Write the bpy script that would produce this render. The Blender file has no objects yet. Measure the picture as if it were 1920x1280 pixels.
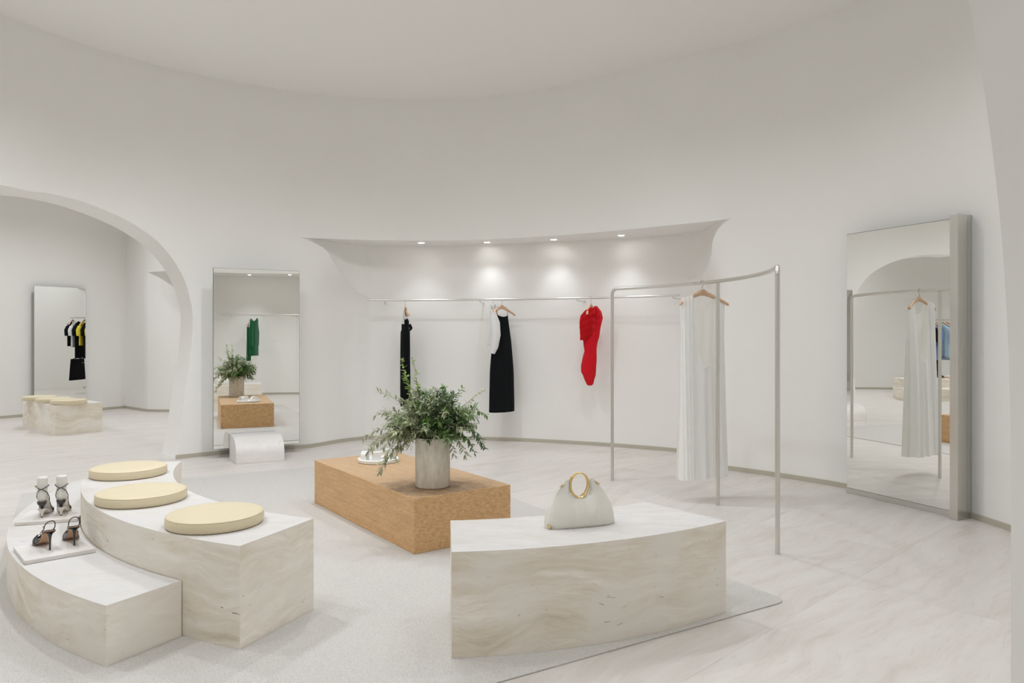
import bpy, bmesh, math, random
from math import sin, cos, pi, radians as R, sqrt, atan2, exp
from mathutils import Vector, Matrix, noise
from mathutils.geometry import delaunay_2d_cdt
random.seed(7)
SC = bpy.context.scene
COL = SC.collection
EYE = 1.4
FPX, HPX = 1375.4, 626.8          # focal length and horizon row in the 1920x1280 frame

# ------------------------------------------------------------------ camera, world, lights
cam_d = bpy.data.cameras.new('camera'); cam = bpy.data.objects.new('camera', cam_d); COL.objects.link(cam)
cam.location = (0, 0, EYE); cam.rotation_euler = (R(90), 0, 0)
cam_d.sensor_width = 36; cam_d.lens = 36 * FPX / 1920
cam_d.shift_y = -(640 - HPX) / 1920
cam_d.clip_start = 0.05
SC.camera = cam
vs = SC.view_settings
vs.view_transform = 'Standard'; vs.look = 'None'; vs.gamma = 1; vs.exposure = 0.37
try: vs.use_curve_mapping = False
except Exception: pass
try:
    SC.cycles.max_bounces = 14; SC.cycles.diffuse_bounces = 8; SC.cycles.glossy_bounces = 6
    SC.cycles.caustics_reflective = False; SC.cycles.caustics_refractive = False
    SC.cycles.sample_clamp_indirect = 4
except Exception: pass
W = bpy.data.worlds.new('world'); SC.world = W; W.use_nodes = True
W.node_tree.nodes['Background'].inputs[0].default_value = (.9, .93, 1, 1)
W.node_tree.nodes['Background'].inputs[1].default_value = 0.3
CEIL = 4.38
CX, CY, RR = -.85, 5.1, 4.25       # centre and radius of the round room
def spot(x, y, z, power, angle=120, blend=1.0, size=.06, col=(.96, 1, 1.045), aim=(0, 0, -1)):
    d = bpy.data.lights.new('spot_lamp', 'SPOT'); d.energy = power; d.spot_size = R(angle); d.spot_blend = blend
    d.shadow_soft_size = size; d.color = col
    o = bpy.data.objects.new('spot_lamp', d); COL.objects.link(o); o.location = (x, y, z)
    o.rotation_euler = Vector((aim[0], aim[1], aim[2])).to_track_quat('-Z', 'Y').to_euler()
    return o
P_MAIN, P_NICHE, P_SIDE = 98, 11, 128; P_WASH = 14
for a in range(0, 360, 45):                       # ring of ceiling downlights of the round room
    sa_ = sin(R(a + 12))
    spot(CX + .1 + 2.8 * cos(R(a + 12)), CY - .75 + 2.1 * sa_, CEIL - .05, P_MAIN * (1.2 if sa_ > .3 else .55 if sa_ < -.3 else .9) * (.62 if cos(R(a + 12)) > .5 else 1.12), 145, 1.0, .09)
spot(CX + .4, CY + .2, CEIL - .05, P_MAIN * .5, 140, 1, .09)
for x, tx, ty, k_ in [(-3.2, -4.2, 7.9, .7), (-2.5, -3.1, 8.6, 2.0), (-.6, -.9, 9.6, 1.0), (.5, .6, 9.4, 1.0), (-3.6, -4.9, 6.2, .5)]:   # unseen spots added to brighten the curved wall
    y_ = 6.1 - .12 * (x + .6) ** 2
    spot(x, y_, CEIL - .06, P_WASH * k_, 82, 1.0, .07, (.94, 1, 1.05), (tx - x, ty - y_, .9 - CEIL))
for x, y in [(-9, 10.6), (-6.6, 11.6), (-4.2, 11.6), (-8, 7.6), (-9.4, 5.0), (-6.6, 6.0), (-2.2, 11.8)]:  # unseen spots added to brighten the left room
    spot(x, y, CEIL - .05, P_SIDE, 130, 1.0, .1)
for x, y in [(0, -1.4), (2.8, -1.4), (-2.8, -1.2), (-6.6, 1.0)]:
    spot(x, y, CEIL - .05, P_SIDE * .75, 140, 1.0, .1)

# ------------------------------------------------------------------ helpers
def link(o, parent=None):
    COL.objects.link(o)
    if parent is not None: o.parent = parent
    return o
class MB:
    def __init__(s): s.v = []; s.f = []; s.mi = []; s.cur = 0
    def add(s, vs_, fs):
        b = len(s.v); s.v += [tuple(p) for p in vs_]
        for f in fs: s.f.append(tuple(b + i for i in f)); s.mi.append(s.cur)
        return s
    def box(s, x0, x1, y0, y1, z0, z1):
        return s.add([(x0,y0,z0),(x1,y0,z0),(x1,y1,z0),(x0,y1,z0),(x0,y0,z1),(x1,y0,z1),(x1,y1,z1),(x0,y1,z1)],
                     [(3,2,1,0),(4,5,6,7),(0,1,5,4),(1,2,6,5),(2,3,7,6),(3,0,4,7)])
    def prism(s, poly, z0, z1, poly2=None):
        n = len(poly); q = poly2 or poly
        return s.add([(x, y, z0) for x, y in poly] + [(x, y, z1) for x, y in q],
                     [tuple(range(n - 1, -1, -1)), tuple(range(n, 2 * n))] + [(i, (i + 1) % n, n + (i + 1) % n, n + i) for i in range(n)])
    def lathe(s, prof, n=32, cx=0, cy=0, sx=1, sy=1):
        m = len(prof); vs_ = []; fs = []
        for k in range(n):
            a = 2 * pi * k / n
            vs_ += [(cx + r * cos(a) * sx, cy + r * sin(a) * sy, z) for r, z in prof]
        for k in range(n):
            l = (k + 1) % n
            for j in range(m - 1): fs.append((k * m + j, l * m + j, l * m + j + 1, k * m + j + 1))
        if prof[0][0] > 1e-6: fs.append(tuple(k * m for k in range(n - 1, -1, -1)))
        if prof[-1][0] > 1e-6: fs.append(tuple(k * m + m - 1 for k in range(n)))
        return s.add(vs_, fs)
    def tube(s, path, r, n=10, flat=1.0, closed=False):
        P = [Vector(p) for p in path]; m = len(P); rs = r if isinstance(r, (list, tuple)) else [r] * m
        vs_ = []; fs = []; up = None
        for i in range(m):
            if closed: t = P[(i + 1) % m] - P[i - 1]
            else: t = P[min(i + 1, m - 1)] - P[max(i - 1, 0)]
            t = t.normalized() if t.length > 1e-9 else Vector((0, 0, 1))
            if up is None: up = Vector((0, 0, 1)) if abs(t.z) < .9 else Vector((0, 1, 0))
            a = (up - t * up.dot(t)).normalized(); b = t.cross(a); up = a
            for k in range(n):
                w = 2 * pi * k / n
                vs_.append(P[i] + (a * cos(w) * flat + b * sin(w)) * rs[i])
        for i in range(m if closed else m - 1):
            j = (i + 1) % m
            for k in range(n):
                l = (k + 1) % n
                fs.append((i * n + k, i * n + l, j * n + l, j * n + k))
        if not closed: fs += [tuple(range(n - 1, -1, -1)), tuple((m - 1) * n + k for k in range(n))]
        return s.add(vs_, fs)
    def grid(s, fn, nu, nv, wrap=False):
        vs_ = [fn(i / nu, j / nv) for j in range(nv + 1) for i in range(nu + 1)]
        fs = [(j * (nu + 1) + i, j * (nu + 1) + i + 1, (j + 1) * (nu + 1) + i + 1, (j + 1) * (nu + 1) + i) for j in range(nv) for i in range(nu)]
        return s.add(vs_, fs)
    def build(s, name, mats, parent=None, smooth=None, weld=False, bevel=0, seg=2, solid=0, recalc=True, loc=None):
        me = bpy.data.meshes.new(name); me.from_pydata([tuple(v) for v in s.v], [], s.f)
        if not isinstance(mats, (list, tuple)): mats = [mats]
        for m in mats: me.materials.append(m)
        if len(mats) > 1:
            for p, i in zip(me.polygons, s.mi): p.material_index = i
        bm = bmesh.new(); bm.from_mesh(me)
        if weld: bmesh.ops.remove_doubles(bm, verts=bm.verts, dist=1e-4)
        if recalc: bmesh.ops.recalc_face_normals(bm, faces=bm.faces)
        if smooth is not None:
            for f in bm.faces: f.smooth = True
            for e in bm.edges:
                if len(e.link_faces) == 2 and e.calc_face_angle(0) > R(smooth): e.smooth = False
        bm.to_mesh(me); bm.free(); me.update()
        o = bpy.data.objects.new(name, me); link(o, parent)
        if loc: o.location = loc
        if solid:
            m = o.modifiers.new('solid', 'SOLIDIFY'); m.thickness = solid; m.offset = 0
        if bevel:
            m = o.modifiers.new('bevel', 'BEVEL'); m.width = bevel; m.segments = seg; m.limit_method = 'ANGLE'; m.angle_limit = R(35)
        return o
def tag(o, label=None, cat=None, group=None, kind=None):
    if label: o['label'] = label
    if cat: o['category'] = cat
    if group: o['group'] = group
    if kind: o['kind'] = kind
    return o
def thing(name, label, cat, loc=(0, 0, 0), rz=0, group=None):
    o = bpy.data.objects.new(name, None); link(o); o.location = loc; o.rotation_euler = (0, 0, rz); o.empty_display_size = .1
    return tag(o, label, cat, group)
def struct(o): o['kind'] = 'structure'; return o
def fl(px, py, z=0):                     # floor-plan point seen at a pixel, for a known height
    Y = FPX * (EYE - z) / (py - HPX); return ((px - 960) * Y / FPX, Y)
def lerp(a, b, t): return a + (b - a) * t
def sstep(t): t = max(0, min(1, t)); return t * t * (3 - 2 * t)
def interp(x, pts):
    if x <= pts[0][0]: return pts[0][1]
    for (a, b), (c, d) in zip(pts, pts[1:]):
        if x <= c: return b + (d - b) * (x - a) / (c - a)
    return pts[-1][1]
def sinterp(x, pts):                      # smooth (Catmull) version of interp
    if x <= pts[0][0]: return pts[0][1]
    if x >= pts[-1][0]: return pts[-1][1]
    for i in range(len(pts) - 1):
        if x <= pts[i + 1][0]:
            a = pts[i]; b = pts[i + 1]; h = b[0] - a[0]; t = (x - a[0]) / h
            m0 = ((b[1] - pts[i - 1][1]) / (b[0] - pts[i - 1][0])) if i > 0 else (b[1] - a[1]) / h
            m1 = ((pts[i + 2][1] - a[1]) / (pts[i + 2][0] - a[0])) if i + 2 < len(pts) else (b[1] - a[1]) / h
            t2 = t * t; t3 = t2 * t
            return (2*t3-3*t2+1)*a[1] + (t3-2*t2+t)*h*m0 + (-2*t3+3*t2)*b[1] + (t3-t2)*h*m1

# ------------------------------------------------------------------ materials
def mat(name, col=(.8, .8, .8), rough=.5, metal=0, spec=None, sheen=0, coat=0, trans=0):
    m = bpy.data.materials.new(name); m.use_nodes = True
    b = m.node_tree.nodes['Principled BSDF']
    b.inputs['Base Color'].default_value = (*col, 1); b.inputs['Roughness'].default_value = rough; b.inputs['Metallic'].default_value = metal
    if spec is not None: b.inputs['Specular IOR Level'].default_value = spec
    if sheen: b.inputs['Sheen Weight'].default_value = sheen
    if coat: b.inputs['Coat Weight'].default_value = coat
    return m
class NT:
    def __init__(s, m): s.m = m; s.t = m.node_tree; s.b = s.t.nodes['Principled BSDF']; s.out = [n for n in s.t.nodes if n.type == 'OUTPUT_MATERIAL'][0]
    def n(s, typ, **kw):
        nd = s.t.nodes.new(typ)
        for k, v in kw.items():
            if k in nd.inputs: nd.inputs[k].default_value = v
            else: setattr(nd, k, v)
        return nd
    def l(s, a, b): s.t.links.new(a, b)
    def coord(s, scale=(1, 1, 1), rot=(0, 0, 0), kind='Object'):
        tc = s.n('ShaderNodeTexCoord'); mp = s.n('ShaderNodeMapping'); s.l(tc.outputs[kind], mp.inputs['Vector'])
        mp.inputs['Scale'].default_value = scale; mp.inputs['Rotation'].default_value = rot
        return mp.outputs['Vector']
    def noise(s, vec, scale, detail=4, rough=.55, dist=0):
        nd = s.n('ShaderNodeTexNoise'); nd.inputs['Scale'].default_value = scale; nd.inputs['Detail'].default_value = detail
        nd.inputs['Roughness'].default_value = rough; nd.inputs['Distortion'].default_value = dist; s.l(vec, nd.inputs['Vector'])
        return nd.outputs['Fac']
    def ramp(s, fac, stops):
        r = s.n('ShaderNodeValToRGB'); e = r.color_ramp.elements
        while len(e) < len(stops): e.new(.5)
        for k, (p, c) in enumerate(stops):
            e[k].position = p; e[k].color = (*c, 1) if len(c) == 3 else c
        s.l(fac, r.inputs['Fac']); return r.outputs['Color']
    def mix(s, fac, a, b, mode='MIX'):
        m = s.n('ShaderNodeMix', data_type='RGBA', blend_type=mode)
        if isinstance(fac, float): m.inputs[0].default_value = fac
        else: s.l(fac, m.inputs[0])
        for sock, v in ((m.inputs[6], a), (m.inputs[7], b)):
            if isinstance(v, tuple): sock.default_value = (*v, 1)
            else: s.l(v, sock)
        return m.outputs[2]
    def math(s, op, a, b=None):
        m = s.n('ShaderNodeMath', operation=op)
        for i, v in enumerate((a, b)):
            if v is None: continue
            if isinstance(v, (int, float)): m.inputs[i].default_value = v
            else: s.l(v, m.inputs[i])
        return m.outputs[0]
    def vadd(s, a, b):
        m = s.n('ShaderNodeVectorMath', operation='ADD'); s.l(a, m.inputs[0]); s.l(b, m.inputs[1]); return m.outputs[0]
    def bump(s, h, strength=.3, dist=.01):
        b = s.n('ShaderNodeBump'); b.inputs['Strength'].default_value = strength; b.inputs['Distance'].default_value = dist
        s.l(h, b.inputs['Height']); s.l(b.outputs['Normal'], s.b.inputs['Normal'])
    def color(s, c): s.l(c, s.b.inputs['Base Color'])

def m_plaster():
    m = mat('lime_plaster', (.8, .78, .75), .85, spec=.25); t = NT(m)
    v = t.coord(); a = t.noise(v, 1.3, 5, .6); b = t.noise(v, 9, 4, .6)
    c = t.ramp(a, [(.3, (.862, .852, .825)), (.7, (.876, .867, .843))]); t.color(c)
    t.bump(b, .06, .01); return m
def m_travertine(name, scale, rot=(0, 0, 0), lift=1.0, dist=.35, cool=(1, 1, 1), flat=0.0):
    m = mat(name, (.7, .66, .6), .45, spec=.35); t = NT(m)
    tc = t.n('ShaderNodeTexCoord')
    warp = t.n('ShaderNodeTexNoise'); warp.inputs['Scale'].default_value = 1.6; warp.inputs['Detail'].default_value = 3; t.l(tc.outputs['Object'], warp.inputs['Vector'])
    vm = t.n('ShaderNodeVectorMath', operation='MULTIPLY_ADD'); t.l(warp.outputs['Color'], vm.inputs[0]); vm.inputs[1].default_value = (dist,) * 3; t.l(tc.outputs['Object'], vm.inputs[2])
    mp = t.n('ShaderNodeMapping'); t.l(vm.outputs[0], mp.inputs['Vector']); mp.inputs['Scale'].default_value = scale; mp.inputs['Rotation'].default_value = rot
    big = t.noise(mp.outputs[0], 1.1, 3, .5); fine = t.noise(mp.outputs[0], 5.5, 8, .75); cl = t.noise(tc.outputs['Object'], 2.2, 3, .5)
    f = t.math('ADD', t.math('MULTIPLY', big, .45), t.math('MULTIPLY', fine, .55))
    L = lift
    c = t.ramp(f, [(.36, (.44*L, .385*L, .305*L)), (.45, (.54*L, .49*L, .41*L)), (.52, (.585*L, .545*L, .48*L)), (.62, (.67*L, .64*L, .59*L))])
    c = t.mix(t.ramp(cl, [(.48, (0, 0, 0)), (.60, (.75, .75, .75))]), c, (.60*L, .575*L, .53*L))
    if flat: c = t.mix(float(flat), c, (.635*L, .612*L, .57*L))
    pit = t.noise(mp.outputs[0], 22, 2, .5); pm = t.noise(tc.outputs['Object'], 5, 2, .5)
    pf = t.math('MULTIPLY', t.ramp(pit, [(.68, (0, 0, 0)), (.73, (1, 1, 1))]), t.ramp(pm, [(.55, (0, 0, 0)), (.63, (1, 1, 1))]))
    c = t.mix(1.0, t.mix(pf, c, (.33, .28, .22)), cool, 'MULTIPLY'); t.color(c)
    t.bump(t.math('ADD', t.math('MULTIPLY', pf, -1.0), t.math('MULTIPLY', fine, .12)), .25, .003)
    return m
def m_floor():
    m = mat('pale_limestone', (.8, .77, .73), .38, spec=.4); t = NT(m)
    tc = t.n('ShaderNodeTexCoord'); oi = t.n('ShaderNodeObjectInfo')
    warp = t.n('ShaderNodeTexNoise'); warp.inputs['Scale'].default_value = .9; warp.inputs['Detail'].default_value = 3; gp = t.n('ShaderNodeNewGeometry'); rm_ = t.n('ShaderNodeMapping'); t.l(gp.outputs['Position'], rm_.inputs['Vector']); rm_.inputs['Rotation'].default_value = (0, 0, -R(44))
    ro = t.n('ShaderNodeCombineXYZ'); t.l(t.math('MULTIPLY', oi.outputs['Random'], .6), ro.inputs[0]); t.l(t.math('MULTIPLY', oi.outputs['Random'], .25), ro.inputs[1]); base = t.vadd(rm_.outputs[0], ro.outputs[0]); t.l(base, warp.inputs['Vector'])
    vm = t.n('ShaderNodeVectorMath', operation='MULTIPLY_ADD'); t.l(warp.outputs['Color'], vm.inputs[0]); vm.inputs[1].default_value = (.5, .5, 0); t.l(base, vm.inputs[2])
    mp = t.n('ShaderNodeMapping'); t.l(vm.outputs[0], mp.inputs['Vector']); mp.inputs['Scale'].default_value = (.8, 5.5, 1)
    a = t.noise(mp.outputs[0], 1.6, 7, .65); b = t.noise(mp.outputs[0], 7, 5, .7)
    c = t.ramp(a, [(.3, (.575, .528, .485)), (.43, (.640, .600, .562)), (.55, (.672, .640, .606)), (.7, (.698, .674, .644))])
    c = t.mix(t.ramp(b, [(.33, (.35, .35, .35)), (.45, (0, 0, 0))]), c, (.50, .45, .41))
    g = t.math('MULTIPLY_ADD', oi.outputs['Random'], .04)
    g.node.inputs[2].default_value = .98
    cm = t.n('ShaderNodeCombineColor'); [t.l(g, cm.inputs[i]) for i in range(3)]
    c = t.mix(1.0, c, cm.outputs[0], 'MULTIPLY')
    t.color(c); t.bump(b, .04, .003); return m
def m_rug():
    m = mat('woven_wool', (.6, .58, .55), .95, spec=.1, sheen=.3); t = NT(m)
    v = t.coord((1, 1, 1), (0, 0, R(31)))
    w = t.n('ShaderNodeTexVoronoi', Scale=190.0); t.l(v, w.inputs['Vector'])
    n1 = t.noise(v, 120, 2, .7); n2 = t.noise(v, 3, 3, .5)
    c = t.ramp(n1, [(.28, (.43, .405, .38)), (.42, (.575, .552, .525)), (.7, (.65, .63, .605))])
    c = t.mix(t.ramp(n2, [(.4, (0, 0, 0)), (.7, (.25, .25, .25))]), c, (.62, .60, .57))
    t.color(c); t.bump(t.math('ADD', w.outputs['Distance'], n1), .5, .004); return m
def m_oak():
    m = mat('oak', (.5, .3, .15), .5, spec=.3); t = NT(m)
    tc = t.n('ShaderNodeTexCoord')
    mp = t.n('ShaderNodeMapping'); t.l(tc.outputs['Object'], mp.inputs['Vector']); mp.inputs['Scale'].default_value = (1, 1, 3.2)
    grain = t.noise(t.coord((1.2, 9, 14)), 2.5, 6, .65)
    fig = t.n('ShaderNodeTexVoronoi', Scale=46.0); fig.feature = 'SMOOTH_F1'
    mp2 = t.n('ShaderNodeMapping'); t.l(tc.outputs['Object'], mp2.inputs['Vector']); mp2.inputs['Scale'].default_value = (.55, .6, 1.8); t.l(mp2.outputs[0], fig.inputs['Vector'])
    fl_ = t.noise(mp2.outputs[0], 64, 2, .5, .6)
    c = t.ramp(grain, [(.3, (.56, .335, .160)), (.5, (.66, .415, .205)), (.7, (.74, .485, .255))])
    c = t.mix(t.ramp(fl_, [(.40, (.42, .42, .42)), (.50, (0, 0, 0))]), c, (.44, .245, .110))
    # grey water stain round the vase, on the top face only
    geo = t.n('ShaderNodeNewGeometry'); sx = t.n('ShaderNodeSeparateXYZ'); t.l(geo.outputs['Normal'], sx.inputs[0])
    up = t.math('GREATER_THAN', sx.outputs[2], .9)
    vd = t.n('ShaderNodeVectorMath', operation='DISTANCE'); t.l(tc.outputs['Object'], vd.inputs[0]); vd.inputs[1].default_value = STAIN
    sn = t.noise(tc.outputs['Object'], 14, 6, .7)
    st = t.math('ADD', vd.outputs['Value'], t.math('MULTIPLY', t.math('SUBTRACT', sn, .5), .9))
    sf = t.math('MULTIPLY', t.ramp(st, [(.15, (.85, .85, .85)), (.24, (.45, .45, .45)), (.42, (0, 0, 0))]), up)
    topc = t.mix(up, c, t.mix(.45, t.mix(1.0, c, (.74, .74, .76), 'MULTIPLY'), (.60, .42, .27)))  # top face toned down in colour to offset the stronger light on it
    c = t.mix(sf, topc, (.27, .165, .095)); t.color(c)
    t.bump(t.math('ADD', fig.outputs['Distance'], t.math('MULTIPLY', fl_, .6)), .35, .006); return m
A_BLK, T_BLK, S_BLK = Vector((-.621, 4.648)), Vector((cos(2.189), sin(2.189))), Vector((sin(2.189), -cos(2.189)))
VASE = (-.544, 5.03)
_d = Vector(VASE) - A_BLK
STAIN = (_d.dot(T_BLK), -_d.dot(S_BLK), .35)

M = {}
M['plaster'] = m_plaster()
M['trav_face'] = m_travertine('travertine_strata', (.55, .55, 5.0), (R(4), 0, 0), 1.40)  # front panels lightened in colour to stand in for missing frontal light
M['trav_end'] = m_travertine('travertine_end', (.7, .7, 3.6), (R(24), R(20), 0), 1.46)  # end panels lightened in colour for the same missing light
M['trav_top'] = m_travertine('travertine_top', (1.1, 3.4, 1.0), (0, 0, R(35)), 1.14, .2, (.98, 1, 1.07), .45)  # tops kept darker and cooler in colour than the sides, balancing the light
M['trav_pale'] = m_travertine('travertine_pale', (1.2, 1.2, 2.0), (0, R(70), 0), 1.24, .2, (.99, 1, 1.06), .65)
M['floor'] = m_floor(); M['rug'] = m_rug(); M['oak'] = m_oak()
M['cap'] = mat('ceiling_paint', (.90, .888, .868), .9, spec=.2)
M['skirt'] = mat('skirting_metal', (.50, .47, .39), .5, .1)
M['steel'] = mat('satin_steel', (.70, .685, .645), .24, 1.0)
t_ = NT(M['steel']); v_ = t_.coord((3, 3, .2)); t_.l(t_.ramp(t_.noise(v_, 6, 4, .6), [(.3, (.27, .27, .27)), (.7, (.33, .33, .33))]), t_.b.inputs['Roughness'])
M['mirror'] = mat('mirror_glass', (.93, .935, .915), .0, 1.0)
M['edge'] = mat('dark_edge', (.16, .16, .15), .4, .6)
M['white'] = mat('white_solid', (.82, .82, .80), .45)
M['whitefoot'] = mat('white_form', (.78, .77, .72), .35, coat=.2)
M['cushion'] = mat('butter_leather', (.73, .64, .45), .42, spec=.4)
t_ = NT(M['cushion']); t_.bump(t_.noise(t_.coord(), 160, 3, .6), .08, .002)
M['leather'] = mat('ivory_leather', (.78, .76, .70), .36, spec=.4)
M['bag_line'] = mat('olive_line', (.22, .19, .13), .6)
M['gold'] = mat('gold', (.80, .58, .26), .18, 1.0)
M['patent'] = mat('black_patent', (.012, .012, .014), .18, coat=.4)
M['tan'] = mat('tan_sole', (.52, .31, .19), .5)
M['ivoryheel'] = mat('ivory_heel', (.74, .70, .64), .35)
M['hanger'] = mat('beech', (.66, .44, .29), .45)
t_ = NT(M['hanger']); t_.color(t_.ramp(t_.noise(t_.coord((2, 12, 12)), 6, 4, .6), [(.3, (.60, .39, .25)), (.7, (.72, .50, .34))]))
M['hook'] = mat('hook_metal', (.35, .35, .34), .3, 1.0)
def cloth(name, col, rough=.85, sheen=.2, bump=.1):
    m = mat(name, col, rough, spec=.15, sheen=sheen); t = NT(m); t.bump(t.noise(t.coord((1, 1, .4)), 240, 2, .5), bump, .002); return m
def sheer(name, col, alpha, transl=.5):
    m = cloth(name, col); t = NT(m); tr = t.n('ShaderNodeBsdfTransparent'); tl = t.n('ShaderNodeBsdfTranslucent'); tl.inputs['Color'].default_value = (*col, 1)
    m1 = t.n('ShaderNodeMixShader'); m1.inputs[0].default_value = transl; t.l(t.b.outputs[0], m1.inputs[1]); t.l(tl.outputs[0], m1.inputs[2])
    m2 = t.n('ShaderNodeMixShader'); m2.inputs[0].default_value = alpha; t.l(tr.outputs[0], m2.inputs[1]); t.l(m1.outputs[0], m2.inputs[2])
    t.l(m2.outputs[0], t.out.inputs['Surface']); return m
M['black'] = cloth('black_cloth', (.005, .006, .007), .9, .0)
M['red'] = cloth('red_silk', (.62, .006, .016), .7, .1)
M['redsheer'] = sheer('red_chiffon', (.78, .015, .022), .86, .5)
M['gown'] = sheer('white_chiffon', (.96, .96, .95), .97, .3)
M['gownback'] = sheer('ivory_chiffon', (.94, .935, .90), .94, .5)
M['whitecloth'] = cloth('white_cotton', (.78, .79, .79))
M['green'] = cloth('green_knit', (.005, .10, .035))
M['yellow'] = cloth('yellow_knit', (.80, .66, .05))
M['blue'] = cloth('blue_shirting', (.16, .26, .50))
M['paleblue'] = cloth('pale_blue_cotton', (.42, .58, .70))
M['drape'] = cloth('stone_drape', (.52, .49, .42))
M['planter'] = mat('cast_stone', (.7, .66, .6), .7)
t_ = NT(M['planter']); v_ = t_.coord((9, 9, 2.2)); f_ = t_.noise(v_, 3.5, 7, .75)
t_.color(t_.ramp(f_, [(.33, (.54, .49, .41)), (.47, (.65, .60, .52)), (.65, (.75, .71, .63))])); t_.bump(f_, .25, .004)
for k, c in dict(leaf_grey=(.37, .41, .26), leaf_dark=(.085, .16, .06), leaf_mid=(.17, .29, .09), leaf_pale=(.52, .56, .36), leaf_bright=(.30, .44, .12)).items():
    m = mat(k, c, .5, spec=.3); t_ = NT(m)
    hsv = t_.n('ShaderNodeHueSaturation'); hsv.inputs['Color'].default_value = (*c, 1)
    geo = t_.n('ShaderNodeNewGeometry'); rr = t_.math('MULTIPLY_ADD', geo.outputs['Random Per Island'], .9); rr.node.inputs[2].default_value = .6
    t_.l(rr, hsv.inputs['Value']); t_.l(hsv.outputs[0], t_.b.inputs['Base Color'])
    tl = t_.n('ShaderNodeBsdfTranslucent'); t_.l(hsv.outputs[0], tl.inputs['Color']); ms = t_.n('ShaderNodeMixShader'); ms.inputs[0].default_value = .25
    t_.l(t_.b.outputs[0], ms.inputs[1]); t_.l(tl.outputs[0], ms.inputs[2]); t_.l(ms.outputs[0], t_.out.inputs['Surface'])
    M[k] = m
M['stem'] = mat('stem', (.20, .15, .08), .7)
M['glow'] = mat('lamp_glow', (1, 1, 1)); M['glow'].node_tree.nodes['Principled BSDF'].inputs['Emission Color'].default_value = (1, .98, .94, 1)
M['glow'].node_tree.nodes['Principled BSDF'].inputs['Emission Strength'].default_value = 6

# ------------------------------------------------------------------ round room wall in polar coordinates about (CX, CY)
def polar(x, y): return math.degrees(atan2(y - CY, x - CX)) % 360, math.hypot(x - CX, y - CY)
front_pts = [(-4.73,6.77),(-4.54,7.25),(-4.29,7.66),(-3.87,8.2),(-3.5,8.55),(-3.0,8.8),(-2.65,8.92),(-2.08,9.18),(-1.29,9.31),(-.54,9.25),(0,9.08),(.87,8.6),(1.44,8.24),(2.3,7.5),(2.9,6.89),(3.09,6.6),(3.49,5.58),(3.57,5.38)]
def solve(A, b):
    n = len(b); Mx = [r[:] + [v] for r, v in zip(A, b)]
    for i in range(n):
        p = max(range(i, n), key=lambda k: abs(Mx[k][i])); Mx[i], Mx[p] = Mx[p], Mx[i]
        for k in range(n):
            if k != i:
                f = Mx[k][i] / Mx[i][i]
                for j in range(i, n + 1): Mx[k][j] -= f * Mx[i][j]
    return [Mx[i][n] / Mx[i][i] for i in range(n)]
def basis(a, K=5): 
    r = [1.0]
    for k in range(1, K + 1): r += [cos(k * R(a)), sin(k * R(a))]
    return r
obs = [(*polar(x, y), 4.0) for x, y in front_pts] + [(a, RR, .6) for a in range(170, 360, 10)] + [(polar(.8, 1.2)[0], polar(.8, 1.2)[1], 4)]
nB = len(basis(0)); AtA = [[0] * nB for _ in range(nB)]; Atb = [0] * nB
for a, r, w in obs:
    bb = basis(a)
    for i in range(nB):
        Atb[i] += w * bb[i] * (r - RR)
        for j in range(nB): AtA[i][j] += w * bb[i] * bb[j]
for i in range(nB): AtA[i][i] += .02
coef = solve(AtA, Atb)
def rF(a): return RR + sum(c * b for c, b in zip(coef, basis(a)))
back_pts = sorted([polar(x, y) for x, y in [(-2.05,9.72),(-1.9,9.80),(-1.2,9.86),(-.4,9.72),(.25,9.56),(.684,9.40),(1.21,9.17),(1.97,8.73)]])
back_pts = [(20, 4.62), (40, 4.62)] + back_pts + [(114, 4.80), (130, 4.85)]
def rB(a): return sinterp(a, back_pts)
LIP = 2.59
def rN(a):                                 # niche plan (full height of the recess)
    d = rB(a) - rF(a)
    if a > 78: return rF(a) + d * sstep((114.2 - a) / 10.8)
    return rF(a) + d * sstep((a - 38.3) / 12.2)
def G(z): return sstep((LIP - z) / .80)
def pt(a, r, z=0): return (CX + r * cos(R(a)), CY + r * sin(R(a)), z)
def ray_polar(px, rfun):                   # polar angle where the sight line of an image column meets r = rfun
    k = (px - 960) / FPX; t = 8.0
    for _ in range(60):
        a, r = polar(k * t, t); t += (rfun(a) - r) * .7
    return polar(k * t, t)[0], t
def crease(pix):
    out = []
    for px, py in pix:
        z = 2.3
        for _ in range(20):
            a, Y = ray_polar(px, lambda q: rF(q) + (rN(q) - rF(q)) * G(z)); z = min(LIP, EYE + (HPX - py) * Y / FPX)
        out.append((z, a))
    return sorted(out)
cL = crease([(563,446),(577.5,450),(591.6,457),(605.6,464),(615,473.4),(622.8,486),(632,501.6),(641.6,518.8),(655.6,532.8),(668,545),(680.6,553),(696,560)])
cR = crease([(1370.7,412),(1358.6,417.8),(1350,424.7),(1343,435),(1338,447),(1335.4,457.4),(1334.6,476),(1330.3,493.5),(1326,505.5),(1317.4,515.8)])
def cLa(z): return interp(z, cL)
def cRa(z): return interp(z, cR)
N2A, N2B = 297.0, 336.0                    # second niche, beside the camera's arch
def rN2(a): return rF(a) + 1.0 * sstep((a - N2A) / 7) * sstep((N2B - a) / 7)
NA, NB = 30.0, 121.0
ZS = [0, .3, .6, .9, 1.2, 1.5, 1.7] + [1.7 + .03 * k for k in range(1, 30)] + [LIP]
ZS = sorted(set(round(z, 4) for z in ZS)); ZU = [LIP, 2.8, 3.1, 3.4, 3.7, 4.0, CEIL]
wall = MB()
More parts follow.
